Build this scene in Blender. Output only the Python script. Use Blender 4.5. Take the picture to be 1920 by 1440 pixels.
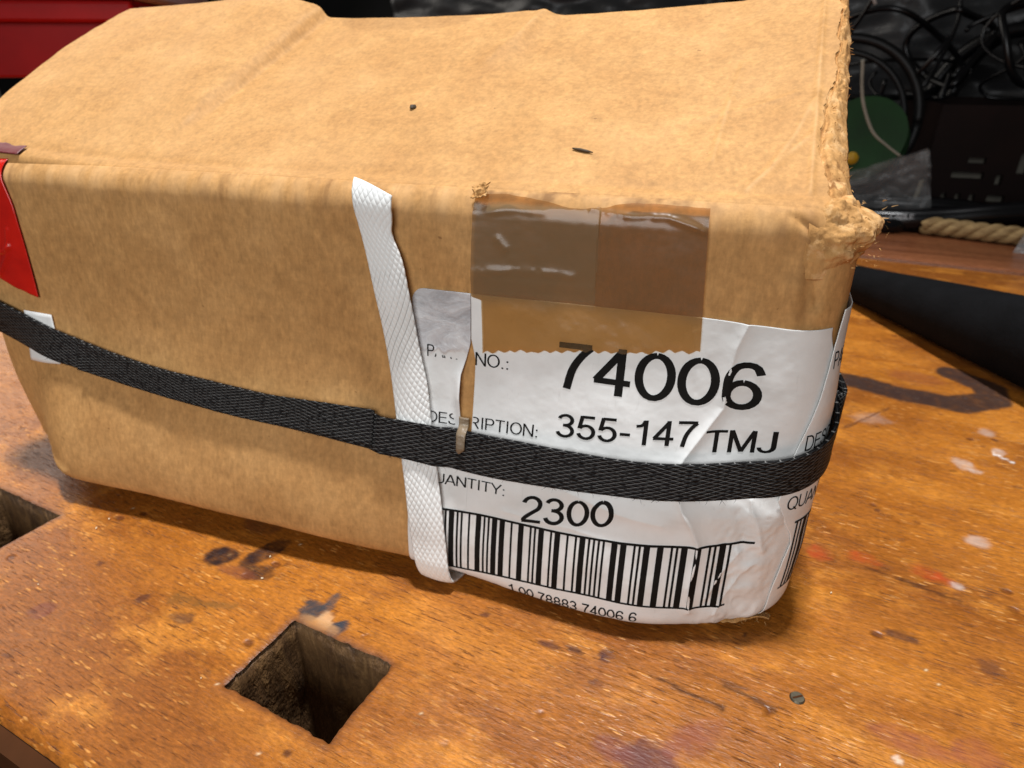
import bpy, math, random
import numpy as np

rng = np.random.default_rng(7)
random.seed(7)
U = 0.15                      # one scene unit = 0.15 m (all lengths below are in these units)
sc = bpy.context.scene
col = sc.collection
for o in list(bpy.data.objects):
    bpy.data.objects.remove(o)

# ------------------------------------------------------------------ camera, world, lamps, exposure
from mathutils import Matrix, Vector
cd = bpy.data.cameras.new('camera')
cd.sensor_width = 36.0
cd.lens = 1220 / 1920 * 36.0
cd.clip_start = 0.005
cd.clip_end = 60
cd.dof.use_dof = True
cd.dof.focus_distance = 1.04 * U
cd.dof.aperture_fstop = 24.0
cam = bpy.data.objects.new('camera', cd)
col.objects.link(cam)
right = Vector((0.94911, 0.31493, 0.0))
up = Vector((-0.13936, 0.41999, 0.89677))
back = Vector((0.28242, -0.85113, 0.44250))
M = Matrix((right, up, back)).transposed().to_4x4()
M.translation = Vector((0, 0, U))
cam.matrix_world = M
sc.camera = cam

w = bpy.data.worlds.new('World')
sc.world = w
w.use_nodes = True
bg = w.node_tree.nodes['Background']
bg.inputs[0].default_value = (1.0, 0.93, 0.84, 1)
bg.inputs[1].default_value = 0.035

def lamp(name, kind, loc, target, energy, color, **kw):
    d = bpy.data.lights.new(name, kind)
    d.energy = energy
    d.color = color
    for k, v in kw.items():
        setattr(d, k, v)
    o = bpy.data.objects.new(name, d)
    col.objects.link(o)
    o.location = Vector(loc) * U
    dirv = (Vector(target) - Vector(loc))
    o.rotation_euler = dirv.to_track_quat('-Z', 'Y').to_euler()
    return o

lamp('workshop_lamp', 'SPOT', (-0.2, 1.95, 13.0), (-0.45, 1.4, 0.2), 246, (0.95, 0.955, 0.97),
     shadow_soft_size=0.085, spot_size=math.radians(36), spot_blend=0.75)
lamp('fill_lamp', 'AREA', (-0.9, -5.2, 3.2), (-0.6, 1.1, 0.35), 7.3, (0.965, 0.985, 1.0), size=0.7)  # added soft fill, set low behind the camera to brighten the box front
lamp('side_lamp', 'AREA', (-9.0, 5.5, 4.6), (-1.9, 1.0, 0.0), 8, (1.0, 0.93, 0.84), size=1.0)

sc.view_settings.view_transform = 'Standard'
sc.view_settings.look = 'None'
sc.view_settings.exposure = 0.0
sc.view_settings.gamma = 1.0
sc.view_settings.use_curve_mapping = False
sc.render.engine = 'CYCLES'
sc.cycles.use_denoising = True
sc.cycles.max_bounces = 8
sc.cycles.transparent_max_bounces = 12

# ------------------------------------------------------------------ numeric helpers
def sstep(a, b, x):
    t = np.clip((x - a) / (b - a), 0, 1)
    return t * t * (3 - 2 * t)

def _hash(ix, iy, seed):
    h = (ix.astype(np.int64) * 374761393 + iy.astype(np.int64) * 668265263 + seed * 974711) & 0x7fffffff
    h = ((h ^ (h >> 13)) * 1274126177) & 0x7fffffff
    h = h ^ (h >> 16)
    return (h & 0xffff) / 65535.0

def vnoise(x, y, seed=0):
    x = np.asarray(x, float); y = np.asarray(y, float)
    x, y = np.broadcast_arrays(x, y)
    ix = np.floor(x); iy = np.floor(y)
    fx = x - ix; fy = y - iy
    fx = fx * fx * (3 - 2 * fx); fy = fy * fy * (3 - 2 * fy)
    a = _hash(ix, iy, seed); b = _hash(ix + 1, iy, seed)
    c = _hash(ix, iy + 1, seed); d = _hash(ix + 1, iy + 1, seed)
    return (a * (1 - fx) + b * fx) * (1 - fy) + (c * (1 - fx) + d * fx) * fy

def fbm(x, y, seed=0, octv=4):
    s = 0.0; amp = 0.5; f = 1.0
    for k in range(octv):
        s = s + amp * (vnoise(np.asarray(x) * f, np.asarray(y) * f, seed + k * 17) - 0.5) * 2
        f *= 2.03; amp *= 0.5
    return s

def segdist(px, py, ax, ay, bx, by):
    dx, dy = bx - ax, by - ay
    t = np.clip(((px - ax) * dx + (py - ay) * dy) / (dx * dx + dy * dy), 0, 1)
    ex, ey = px - ax - t * dx, py - ay - t * dy
    return np.sqrt(ex * ex + ey * ey), np.sign(dx * (py - ay) - dy * (px - ax)), t

def polydist(px, py, pts):
    best = None
    for (a, b) in zip(pts[:-1], pts[1:]):
        d, s, t = segdist(px, py, a[0], a[1], b[0], b[1])
        if best is None:
            best = d; sg = s
        else:
            sg = np.where(d < best, s, sg); best = np.minimum(d, best)
    return best, sg

def catmull(pts, n=10):
    pts = np.array(pts, float)
    P = np.vstack([2 * pts[0] - pts[1], pts, 2 * pts[-1] - pts[-2]])
    out = []
    for i in range(1, len(P) - 2):
        for t in np.linspace(0, 1, n, endpoint=False):
            a, b, c, d = P[i - 1], P[i], P[i + 1], P[i + 2]
            out.append(0.5 * ((2 * b) + (c - a) * t + (2 * a - 5 * b + 4 * c - d) * t * t + (3 * b - a - 3 * c + d) * t ** 3))
    out.append(pts[-1])
    return np.array(out)

# ------------------------------------------------------------------ object helpers
def thing(name, label, cat, loc=(0, 0, 0), rz=0.0, group=None):
    o = bpy.data.objects.new(name, None)
    o.empty_display_size = 0.02
    col.objects.link(o)
    o.location = Vector(loc) * U
    o.rotation_euler = (0, 0, rz)
    o['label'] = label; o['category'] = cat
    if group: o['group'] = group
    return o

def tag(o, label=None, cat=None, group=None, kind=None):
    if label: o['label'] = label
    if cat: o['category'] = cat
    if group: o['group'] = group
    if kind: o['kind'] = kind
    return o

def mesh_obj(name, verts, faces, mat, parent=None, smooth=True, uv=None, attrs=None, origin=(0, 0, 0)):
    """verts in scene units, in the frame of `parent` (or world when there is none)."""
    V = (np.asarray(verts, float) - np.asarray(origin, float)) * U
    me = bpy.data.meshes.new(name)
    F = np.asarray(faces, dtype=object) if not isinstance(faces, np.ndarray) else faces
    if isinstance(faces, np.ndarray) and faces.ndim == 2:
        n, k = faces.shape
        me.vertices.add(len(V)); me.vertices.foreach_set('co', V.ravel())
        me.loops.add(n * k); me.loops.foreach_set('vertex_index', faces.astype(np.int32).ravel())
        me.polygons.add(n)
        me.polygons.foreach_set('loop_start', np.arange(0, n * k, k, dtype=np.int32))
        me.update(calc_edges=True)
        me.validate()
    else:
        me.from_pydata([tuple(v) for v in V], [], [tuple(f) for f in faces])
        me.update()
    if uv is not None:
        li = np.zeros(len(me.loops), np.int32); me.loops.foreach_get('vertex_index', li)
        lay = me.uv_layers.new(name='UVMap')
        lay.data.foreach_set('uv', np.asarray(uv, float)[li].ravel())
    if attrs:
        for k, a in attrs.items():
            a = np.asarray(a, float)
            if a.ndim == 1:
                at = me.attributes.new(k, 'FLOAT', 'POINT'); at.data.foreach_set('value', a)
            else:
                at = me.attributes.new(k, 'FLOAT_COLOR', 'POINT'); at.data.foreach_set('color', a.ravel())
    me.polygons.foreach_set('use_smooth', np.full(len(me.polygons), smooth))
    me.materials.append(mat)
    o = bpy.data.objects.new(name, me)
    col.objects.link(o)
    o.location = Vector(origin) * U
    if parent is not None:
        o.parent = parent
    return o

def gridfaces(n, m, wrap=False):
    i = np.arange(n if wrap else n - 1); j = np.arange(m - 1)
    I, J = np.meshgrid(i, j, indexing='ij')
    I2 = (I + 1) % n
    return np.stack([I * m + J, I2 * m + J, I2 * m + J + 1, I * m + J + 1], -1).reshape(-1, 4)

def grid_obj(name, P, mat, parent=None, thick=0.0, flip=False, uv=None, attrs=None, smooth=True, origin=(0, 0, 0)):
    n, m = P.shape[:2]
    F = gridfaces(n, m)
    if flip: F = F[:, ::-1]
    A = {k: (v.reshape(n * m, -1) if np.asarray(v).ndim == 3 else np.asarray(v).ravel()) for k, v in (attrs or {}).items()}
    o = mesh_obj(name, P.reshape(-1, 3), F, mat, parent, smooth, None if uv is None else uv.reshape(-1, 2), A, origin)
    if thick:
        md = o.modifiers.new('thickness', 'SOLIDIFY'); md.thickness = thick * U; md.offset = -1
    return o

def tube_data(path, rad, n=10, cap=True):
    path = np.asarray(path, float)
    rad = np.broadcast_to(np.asarray(rad, float), (len(path),))
    T = np.gradient(path, axis=0); T /= np.linalg.norm(T, axis=1)[:, None] + 1e-12
    ref = np.array([0, 0, 1.0]) if abs(T[0, 2]) < 0.9 else np.array([1.0, 0, 0])
    N = np.cross(T[0], ref); N /= np.linalg.norm(N)
    V = []
    for i in range(len(path)):
        N = N - T[i] * (N @ T[i]); N /= np.linalg.norm(N) + 1e-12
        B = np.cross(T[i], N)
        a = np.linspace(0, 2 * np.pi, n, endpoint=False)
        V.append(path[i] + rad[i] * (np.cos(a)[:, None] * N + np.sin(a)[:, None] * B))
    V = np.array(V)
    F = []
    for i in range(len(path) - 1):
        for j in range(n):
            F.append((i * n + j, i * n + (j + 1) % n, (i + 1) * n + (j + 1) % n, (i + 1) * n + j))
    if cap:
        F.append(tuple(range(n))[::-1]); F.append(tuple((len(path) - 1) * n + j for j in range(n)))
    return V.reshape(-1, 3), F

def tube(name, path, rad, mat, parent=None, n=10, origin=(0, 0, 0)):
    V, F = tube_data(path, rad, n)
    return mesh_obj(name, V, F, mat, parent, True, origin=origin)

def join(datas):
    V = []; F = []; k = 0
    for v, f in datas:
        V.append(np.asarray(v)); F += [tuple(i + k for i in q) for q in f]; k += len(v)
    return np.vstack(V), F

def box_data(x0, x1, y0, y1, z0, z1):
    V = [(x, y, z) for x in (x0, x1) for y in (y0, y1) for z in (z0, z1)]
    F = [(0, 1, 3, 2), (4, 6, 7, 5), (0, 4, 5, 1), (2, 3, 7, 6), (0, 2, 6, 4), (1, 5, 7, 3)]
    return V, F

def bevel(o, wd, seg=2):
    m = o.modifiers.new('bevel', 'BEVEL'); m.width = wd * U; m.segments = seg; m.limit_method = 'ANGLE'
    return o

# ------------------------------------------------------------------ material helpers
class NT:
    def __init__(s, name):
        s.m = bpy.data.materials.new(name); s.m.use_nodes = True
        s.t = s.m.node_tree; s.n = s.t.nodes
        s.b = s.n['Principled BSDF']; s.out = s.n['Material Output']
    def new(s, t, **kw):
        nd = s.n.new(t)
        for k, v in kw.items(): setattr(nd, k, v)
        return nd
    def link(s, a, b): s.t.links.new(a, b)
    def setin(s, nd, i, v):
        if hasattr(v, 'is_linked') or isinstance(v, bpy.types.NodeSocket): s.link(v, nd.inputs[i])
        else: nd.inputs[i].default_value = v
    def coord(s, scale=(1, 1, 1), kind='Object', rot=(0, 0, 0), loc=(0, 0, 0)):
        tc = s.new('ShaderNodeTexCoord'); mp = s.new('ShaderNodeMapping')
        s.link(tc.outputs[kind], mp.inputs[0])
        k = 1 / U if kind == 'Object' else 1
        mp.inputs['Scale'].default_value = tuple(k * c for c in scale)
        mp.inputs['Rotation'].default_value = rot
        mp.inputs['Location'].default_value = loc
        return mp.outputs[0]
    def noise(s, vec, scale=1, detail=4, rough=.55, dist=0.0):
        nd = s.new('ShaderNodeTexNoise'); s.link(vec, nd.inputs['Vector'])
        nd.inputs['Scale'].default_value = scale; nd.inputs['Detail'].default_value = detail
        nd.inputs['Roughness'].default_value = rough; nd.inputs['Distortion'].default_value = dist
        return nd.outputs[0]
    def voro(s, vec, scale=1, feature='F1', rnd=1.0):
        nd = s.new('ShaderNodeTexVoronoi'); s.link(vec, nd.inputs['Vector']); nd.feature = feature
        nd.inputs['Scale'].default_value = scale; nd.inputs['Randomness'].default_value = rnd
        return nd
    def ramp(s, fac, stops, interp='LINEAR'):
        nd = s.new('ShaderNodeValToRGB'); s.link(fac, nd.inputs[0]); r = nd.color_ramp; r.interpolation = interp
        while len(r.elements) < len(stops): r.elements.new(0.5)
        for e, (p, c) in zip(r.elements, stops):
            e.position = p; e.color = c if len(c) == 4 else (*c, 1)
        return nd.outputs[0]
    def step(s, fac, a, b):
        nd = s.new('ShaderNodeMapRange'); nd.interpolation_type = 'SMOOTHSTEP'
        s.link(fac, nd.inputs[0]); nd.inputs[1].default_value = a; nd.inputs[2].default_value = b
        return nd.outputs[0]
    def mix(s, fac, a, b, mode='MIX'):
        nd = s.new('ShaderNodeMix', data_type='RGBA', blend_type=mode)
        s.setin(nd, 0, fac)
        for i, v in ((6, a), (7, b)):
            if isinstance(v, tuple) and len(v) == 3: v = (*v, 1)
            s.setin(nd, i, v)
        return nd.outputs[2]
    def math(s, op, a, b=0.0, c=0.0):
        nd = s.new('ShaderNodeMath', operation=op)
        s.setin(nd, 0, a); s.setin(nd, 1, b)
        if op in ('MULTIPLY_ADD',): s.setin(nd, 2, c)
        return nd.outputs[0]
    def attr(s, name, out='Fac'):
        nd = s.new('ShaderNodeAttribute'); nd.attribute_name = name
        return nd.outputs[out]
    def bump(s, h, strength=.3, dist=.001, normal=None):
        nd = s.new('ShaderNodeBump'); s.link(h, nd.inputs['Height'])
        nd.inputs['Strength'].default_value = strength; nd.inputs['Distance'].default_value = dist
        if normal is not None: s.link(normal, nd.inputs['Normal'])
        s.link(nd.outputs[0], s.b.inputs['Normal']); return nd.outputs[0]
    def set(s, **kw):
        for k, v in kw.items():
            i = k.replace('_', ' ')
            s.setin(s.b, i, (*v, 1) if isinstance(v, tuple) and len(v) == 3 else v)

def simple(name, color, rough=.5, var=.25, scale=6, bumpd=.0006, bs=.25, spec=.5, metal=0.0, coat=0.0):
    t = NT(name)
    v = t.coord()
    n = t.noise(v, scale, 5, .6)
    c0 = tuple(c * (1 - var) for c in color); c1 = tuple(min(1, c * (1 + var)) for c in color)
    t.set(Base_Color=t.ramp(n, [(.3, c0), (.7, c1)]), Roughness=rough, Specular_IOR_Level=spec, Metallic=metal, Coat_Weight=coat)
    if bumpd: t.bump(t.noise(v, scale * 6, 4, .6), bs, bumpd)
    return t.m

# --- cardboard
def cardboard(name, torn=False):
    t = NT(name)
    v = t.coord()
    blot = t.noise(v, 7.5, 5, .66)
    fine = t.noise(t.coord((1.2, 1, .8)), 42, 4, .65)
    fib = t.noise(t.coord((150, 150, 24)), 1, 3, .7)
    fib2 = t.noise(t.coord((26, 160, 160)), 1, 3, .7)
    base = t.ramp(blot, [(.28, (.410, .210, .072)), (.5, (.455, .242, .086)), (.74, (.505, .278, .105))])
    c = t.mix(.42, base, t.ramp(fine, [(.3, (.34, .34, .34)), (.5, (.5, .5, .5)), (.72, (.66, .66, .66))]), 'OVERLAY')
    c = t.mix(.14, c, t.ramp(fib, [(.32, (.3, .3, .3)), (.68, (.7, .7, .7))]), 'OVERLAY')
    c = t.mix(.10, c, t.ramp(fib2, [(.32, (.3, .3, .3)), (.68, (.7, .7, .7))]), 'OVERLAY')
    grn = t.noise(t.coord((1, 1, .55)), 115, 2, .6)
    c = t.mix(.28, c, t.ramp(grn, [(.3, (.3, .3, .3)), (.7, (.7, .7, .7))]), 'OVERLAY')
    cloud = t.noise(v, 1.9, 4, .6)
    c = t.mix(.2, c, t.ramp(cloud, [(.3, (.36, .35, .33)), (.7, (.63, .64, .66))]), 'OVERLAY')
    sp = t.step(t.noise(t.coord((1, 1, 1)), 70, 2, .5), .735, .80)
    c = t.mix(t.math('MULTIPLY', sp, .55), c, (.14, .06, .02))
    if torn:
        c = t.mix(t.step(t.noise(v, 16, 4, .7), .55, .72), c, (.26, .12, .04))
        c = t.mix(t.step(t.noise(v, 30, 4, .7), .5, .66), c, (.60, .36, .16))
    else:
        c = t.mix(t.math('MULTIPLY', t.attr('wear'), .75), c, (.62, .375, .175))
        c = t.mix(t.math('MULTIPLY', t.attr('dirt'), .8), c, (.13, .055, .02))
    t.set(Base_Color=c, Roughness=.66 if not torn else .9, Specular_IOR_Level=.16)
    h = t.math('ADD', t.math('MULTIPLY', fine, .6), t.math('MULTIPLY', fib, .25))
    h = t.math('ADD', h, t.math('MULTIPLY', blot, .5))
    flute = t.noise(t.coord((55, 1.2, 1.2)), 1, 2, .5)
    h = t.math('ADD', h, t.math('MULTIPLY', flute, .45))
    t.bump(h, .2 if not torn else .9, .0007)
    return t.m

m_card = cardboard('kraft_cardboard')
m_torn = cardboard('torn_cardboard', True)

# --- bench wood
def bench_mat(name, red=False):
    t = NT(name)
    fig = t.noise(t.coord((.9, 9, 3)), 1, 3, .5, .4)
    big = t.noise(t.coord((.8, 1.3, 1)), 1.6, 5, .6, .5)
    mid = t.noise(t.coord((3.2, 5, 3)), 1.3, 5, .65)
    if red:
        c = t.ramp(fig, [(.3, (.15, .048, .018)), (.7, (.27, .095, .038))])
    else:
        c = t.ramp(fig, [(.26, (.25, .078, .010)), (.5, (.335, .112, .013)), (.75, (.42, .152, .019))])
        c = t.mix(t.math('MULTIPLY', t.step(big, .42, .60), .9), c, (.205, .062, .009))
        c = t.mix(t.math('MULTIPLY', t.step(mid, .50, .68), .7), c, (.50, .19, .026))
        c = t.mix(t.math('MULTIPLY', t.step(mid, .46, .25), .45), c, (.15, .044, .010))
    # medullary flecks: short pale dashes along the grain
    vf = t.voro(t.coord((30, 135, 10)), 1)
    fm = t.step(t.noise(t.coord((2, 2, 2), loc=(3, 1, 0)), 1.4, 3, .6), .38, .62)
    fl = t.math('MULTIPLY', t.step(vf.outputs['Distance'], .38, .22), t.step(t.noise(t.coord((14, 50, 5)), 1, 2, .6), .50, .58))
    fl = t.math('MULTIPLY', fl, t.math('MULTIPLY_ADD', fm, .8, .2))
    c = t.mix(t.math('MULTIPLY', fl, .75), c, (.56, .25, .06) if not red else (.3, .12, .05))
    # dark pores and scratches along the grain
    pore = t.step(t.noise(t.coord((20, 250, 10)), 1, 4, .62), .575, .64)
    pore = t.math('MULTIPLY', pore, t.step(t.noise(t.coord((2.2, 3, 2), loc=(7, 2, 0)), 1, 3, .6), .30, .60))
    c = t.mix(t.math('MULTIPLY', pore, .8), c, (.07, .018, .005))
    # round dents with dirt
    dv = t.voro(t.coord((13, 17, 7), loc=(.3, .7, 0)), 1)
    dent = t.math('MULTIPLY', t.step(dv.outputs['Distance'], .22, .10), t.step(t.noise(t.coord((6, 6, 3), loc=(5, 9, 0)), 1, 2, .5), .55, .62))
    c = t.mix(t.math('MULTIPLY', dent, .75), c, (.085, .022, .007))
    fine = t.noise(t.coord((60, 190, 60)), 1, 4, .72)
    c = t.mix(.7, c, t.ramp(fine, [(.28, (.22, .22, .22)), (.72, (.78, .78, .78))]), 'OVERLAY')
    sp2 = t.noise(t.coord((22, 60, 22), loc=(1, 4, 0)), 1, 4, .7)
    c = t.mix(.28, c, t.ramp(sp2, [(.3, (.2, .19, .18)), (.5, (.5, .5, .5)), (.7, (.76, .77, .78))]), 'OVERLAY')
    if not red:
        st = t.new('ShaderNodeAttribute'); st.attribute_name = 'stain'
        c = t.mix(st.outputs['Alpha'], c, st.outputs['Color'])
    rough = t.math('MULTIPLY_ADD', t.noise(t.coord((3, 5, 3)), 2, 5, .7), .42, .15)
    h = t.math('SUBTRACT', t.math('MULTIPLY', fl, .25), t.math('MULTIPLY', pore, .8))
    h = t.math('SUBTRACT', h, dent)
    h = t.math('ADD', h, t.math('MULTIPLY', t.noise(t.coord((26, 70, 14)), 1, 5, .65), .9))
    t.set(Base_Color=c, Roughness=rough, Specular_IOR_Level=.28, Coat_Weight=.06, Coat_Roughness=.16)
    t.bump(h, .42, .0009)
    return t.m

m_bench = bench_mat('oiled_beech')
m_bench_red = bench_mat('reddish_board', True)

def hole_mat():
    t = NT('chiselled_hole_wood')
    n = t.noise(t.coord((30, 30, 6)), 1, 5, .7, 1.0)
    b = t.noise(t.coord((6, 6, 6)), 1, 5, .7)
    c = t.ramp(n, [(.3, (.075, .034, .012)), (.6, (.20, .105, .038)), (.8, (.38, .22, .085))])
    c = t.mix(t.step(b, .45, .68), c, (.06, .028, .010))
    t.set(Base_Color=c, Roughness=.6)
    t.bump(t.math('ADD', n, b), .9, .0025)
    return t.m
m_hole = hole_mat()

def paper_mat():
    t = NT('label_paper')
    g = t.noise(t.coord((1, 1, 1)), 7, 5, .6)
    c = t.ramp(g, [(.3, (.66, .66, .64)), (.7, (.80, .80, .785))])
    gr = t.noise(t.coord((90, 90, 14)), 1, 3, .7)
    c = t.mix(t.math('MULTIPLY', t.step(gr, .62, .75), .16), c, (.3, .29, .27))
    sm = t.noise(t.coord((4, 4, 9), loc=(2, 0, 3)), 1, 5, .65)
    c = t.mix(t.math('MULTIPLY', t.step(sm, .55, .78), .30), c, (.42, .41, .385))
    # torn zone with grey fibres
    tz = t.attr('torn')
    tf = t.noise(t.coord((10, 10, 22)), 1, 5, .7, .8)
    tc = t.ramp(tf, [(.3, (.36, .355, .365)), (.5, (.56, .555, .565)), (.7, (.76, .755, .75))])
    c = t.mix(tz, c, tc)
    t.set(Base_Color=c, Roughness=.42, Specular_IOR_Level=.4)
    h = t.math('ADD', t.math('MULTIPLY', t.noise(t.coord(), 14, 4, .55), .6), t.math('MULTIPLY', tz, t.math('MULTIPLY', tf, 3.0)))
    t.bump(h, .35, .0008)
    return t.m
m_paper = paper_mat()

def ink_mat():
    t = NT('black_print')
    n = t.noise(t.coord(), 45, 4, .7)
    c = t.ramp(n, [(.3, (.005, .0045, .004)), (.74, (.009, .008, .007)), (.80, (.14, .13, .12))])
    t.set(Base_Color=c, Roughness=.7, Specular_IOR_Level=.12)
    return t.m
m_ink = ink_mat()

def tape_mat():
    t = NT('brown_packing_tape')
    tr = t.new('ShaderNodeBsdfTransparent')
    df = t.new('ShaderNodeBsdfDiffuse')
    gl = t.new('ShaderNodeBsdfGlossy')
    hz = t.attr('haze')
    n = t.noise(t.coord((3, 3, 3)), 2, 4, .6)
    tr.inputs[0].default_value = (.80, .54, .28, 1)
    col_ = t.mix(hz, (.26, .15, .06), (.24, .172, .09))
    t.link(col_, df.inputs[0])
    gl.inputs[0].default_value = (1, 1, 1, 1)
    t.link(t.math('MULTIPLY_ADD', n, .2, .10), gl.inputs['Roughness'])
    m1 = t.new('ShaderNodeMixShader'); m2 = t.new('ShaderNodeMixShader')
    t.link(t.math('MULTIPLY_ADD', hz, .34, .26), m1.inputs[0])
    t.link(tr.outputs[0], m1.inputs[1]); t.link(df.outputs[0], m1.inputs[2])
    fr = t.new('ShaderNodeFresnel'); fr.inputs[0].default_value = 1.45
    t.link(fr.outputs[0], m2.inputs[0]); t.link(m1.outputs[0], m2.inputs[1]); t.link(gl.outputs[0], m2.inputs[2])
    bp = t.new('ShaderNodeBump'); bp.inputs['Strength'].default_value = .3; bp.inputs['Distance'].default_value = .0006
    t.link(t.noise(t.coord((2, 2, 6)), 2.5, 4, .5), bp.inputs['Height'])
    for b in (df, gl, fr): t.link(bp.outputs[0], b.inputs['Normal'])
    t.link(m2.outputs[0], t.out.inputs[0])
    return t.m
m_tape = tape_mat()

def red_tape_mat():
    t = NT('red_plastic_tape')
    n = t.noise(t.coord((2, 2, 3)), 2.2, 4, .6)
    t.set(Base_Color=t.ramp(n, [(.35, (.42, .006, .003)), (.65, (.66, .012, .004))]), Roughness=.28, Coat_Weight=.4, Coat_Roughness=.15)
    t.bump(t.noise(t.coord((5, 5, 9)), 1.2, 4, .5), .4, .0012)
    return t.m
m_redtape = red_tape_mat()

def strap_white_mat():
    t = NT('white_strapping')
    uv = t.coord(kind='UV')
    sx = t.new('ShaderNodeSeparateXYZ'); t.link(uv, sx.inputs[0])
    X, Y = sx.outputs[0], sx.outputs[1]
    K = 6.6
    a = t.math('ABSOLUTE', t.math('SINE', t.math('MULTIPLY', t.math('ADD', t.math('MULTIPLY', X, .62), Y), math.pi * K)))
    b = t.math('ABSOLUTE', t.math('SINE', t.math('MULTIPLY', t.math('SUBTRACT', t.math('MULTIPLY', X, .62), Y), math.pi * K)))
    h = t.math('MULTIPLY', t.math('POWER', a, .6), t.math('POWER', b, .6))
    dirtn = t.noise(t.coord((5, 5, 5)), 1.6, 5, .7)
    groove = t.math('MULTIPLY', t.step(a, .28, .06), t.step(dirtn, .42, .60))
    spk = t.step(t.noise(t.coord((60, 60, 35)), 1, 3, .6), .70, .80)
    c = t.mix(t.math('MULTIPLY', groove, .7), (.78, .785, .765), (.16, .16, .15))
    c = t.mix(t.math('MULTIPLY', spk, t.math('MULTIPLY', t.step(dirtn, .45, .6), .7)), c, (.08, .075, .06))
    c = t.mix(t.math('MULTIPLY', t.step(dirtn, .4, .8), .22), c, (.45, .46, .44))
    t.set(Base_Color=c, Roughness=.38, Subsurface_Weight=.0)
    t.bump(h, .32, .0005)
    return t.m
m_wstrap = strap_white_mat()

def strap_black_mat():
    t = NT('black_woven_strap')
    uv = t.coord(kind='UV')
    sx = t.new('ShaderNodeSeparateXYZ'); t.link(uv, sx.inputs[0])
    X, Y = sx.outputs[0], sx.outputs[1]
    K = 9.5
    s1 = t.math('ADD', t.math('MULTIPLY', X, .33), Y)
    s2 = t.math('SUBTRACT', t.math('MULTIPLY', X, .33), Y)
    a = t.math('ABSOLUTE', t.math('SINE', t.math('MULTIPLY', s1, math.pi * K)))
    b = t.math('ABSOLUTE', t.math('SINE', t.math('MULTIPLY', s2, math.pi * K)))
    la = t.step(a, .20, .06); lb = t.step(b, .20, .06)
    wn = t.noise(t.coord((3, 3, 3), kind='Object'), 1.1, 3, .5)
    sel = t.step(wn, .44, .56)
    dash = t.step(t.noise(t.coord((7, 5, 1), kind='UV'), 1, 2, .5), .30, .52)
    line = t.math('ADD', t.math('MULTIPLY', la, t.math('MULTIPLY_ADD', sel, .65, .35)),
                  t.math('MULTIPLY', lb, t.math('MULTIPLY_ADD', t.math('SUBTRACT', 1.0, sel), .65, .35)))
    line = t.math('MINIMUM', t.math('MULTIPLY', line, dash), 1.0)
    fine = t.noise(t.coord((34, 10, 1), kind='UV'), 1, 2, .5)
    c = t.ramp(fine, [(.3, (.002, .002, .0023)), (.7, (.007, .007, .0075))])
    c = t.mix(t.math('MULTIPLY', line, .42), c, (.42, .41, .39))
    t.set(Base_Color=c, Roughness=.5, Specular_IOR_Level=.12)
    h = t.math('MULTIPLY', a, b)
    t.bump(t.math('ADD', h, t.math('MULTIPLY', fine, .5)), .5, .0006)
    return t.m
m_bstrap = strap_black_mat()

m_rubber = simple('black_rubber', (.005, .005, .0055), .5, .4, 8, .0005, .25, .3)
m_foam = simple('black_foam', (.0025, .0025, .003), .8, .4, 10, .001, .4, .1)
m_cable = simple('black_cable', (.004, .004, .005), .25, .3, 8, .0002, .2, .5)
m_pipe = simple('dark_glossy_pipe', (.004, .004, .005), .3, .4, 5, .0003, .25, .4)
m_red = simple('red_plastic', (.30, .002, .0015), .45, .15, 3, .0003, .2, .15)
m_clearred = simple('frosted_lid', (.55, .36, .37), .3, .2, 3, .0006, .3)
m_green = simple('green_plastic', (.003, .034, .004), .45, .35, 3, .0003)
m_yellow = simple('yellow_plastic', (.5, .28, .01), .5, .1, 3, 0)
m_crate = simple('maroon_crate_plastic', (.009, .003, .0022), .6, .3, 4, .0004, .25, .15)
m_pale = simple('pale_strip', (.26, .24, .19), .5, .2, 6, .0003)
m_greypart = simple('grey_contents', (.10, .09, .07), .6, .4, 3, .001)
m_wall = simple('dark_wall', (.010, .010, .010), .9, .4, 1.2, .002)
m_sheet = simple('grey_plastic_sheet', (.042, .043, .045), .42, .5, 1.1, .003, .5)
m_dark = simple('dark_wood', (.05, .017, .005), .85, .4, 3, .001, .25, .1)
m_splinter = simple('dark_splinter', (.05, .03, .012), .7, .3, 8, .0003)
m_steel = simple('worn_steel', (.13, .11, .075), .45, .3, 10, .0003, .3, .5, .8)
m_dust = simple('sawdust', (.72, .60, .42), .8, .2, 9, 0)
m_white = simple('white_print', (.8, .8, .8), .5, .05, 3, 0)

def rope_mat():
    t = NT('jute_rope')
    n = t.noise(t.coord((14, 14, 50)), 1, 4, .7)
    t.set(Base_Color=t.ramp(n, [(.3, (.20, .115, .042)), (.7, (.50, .34, .15))]), Roughness=.8)
    t.bump(n, .7, .001)
    return t.m
m_rope = rope_mat()

def clear_mat(name, alpha=.3, tint=(.9, .9, .9)):
    t = NT(name)
    tr = t.new('ShaderNodeBsdfTransparent'); tr.inputs[0].default_value = (*tint, 1)
    n = t.noise(t.coord(), 5, 4, .6)
    t.set(Base_Color=t.ramp(n, [(.3, (.25, .25, .25)), (.7, (.5, .5, .5))]), Roughness=.22)
    t.bump(t.noise(t.coord(), 4, 5, .6), .8, .004)
    mx = t.new('ShaderNodeMixShader'); mx.inputs[0].default_value = alpha
    t.link(tr.outputs[0], mx.inputs[1]); t.link(t.b.outputs[0], mx.inputs[2]); t.link(mx.outputs[0], t.out.inputs[0])
    return t.m
m_bag = clear_mat('clear_polythene', .22)

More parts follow.
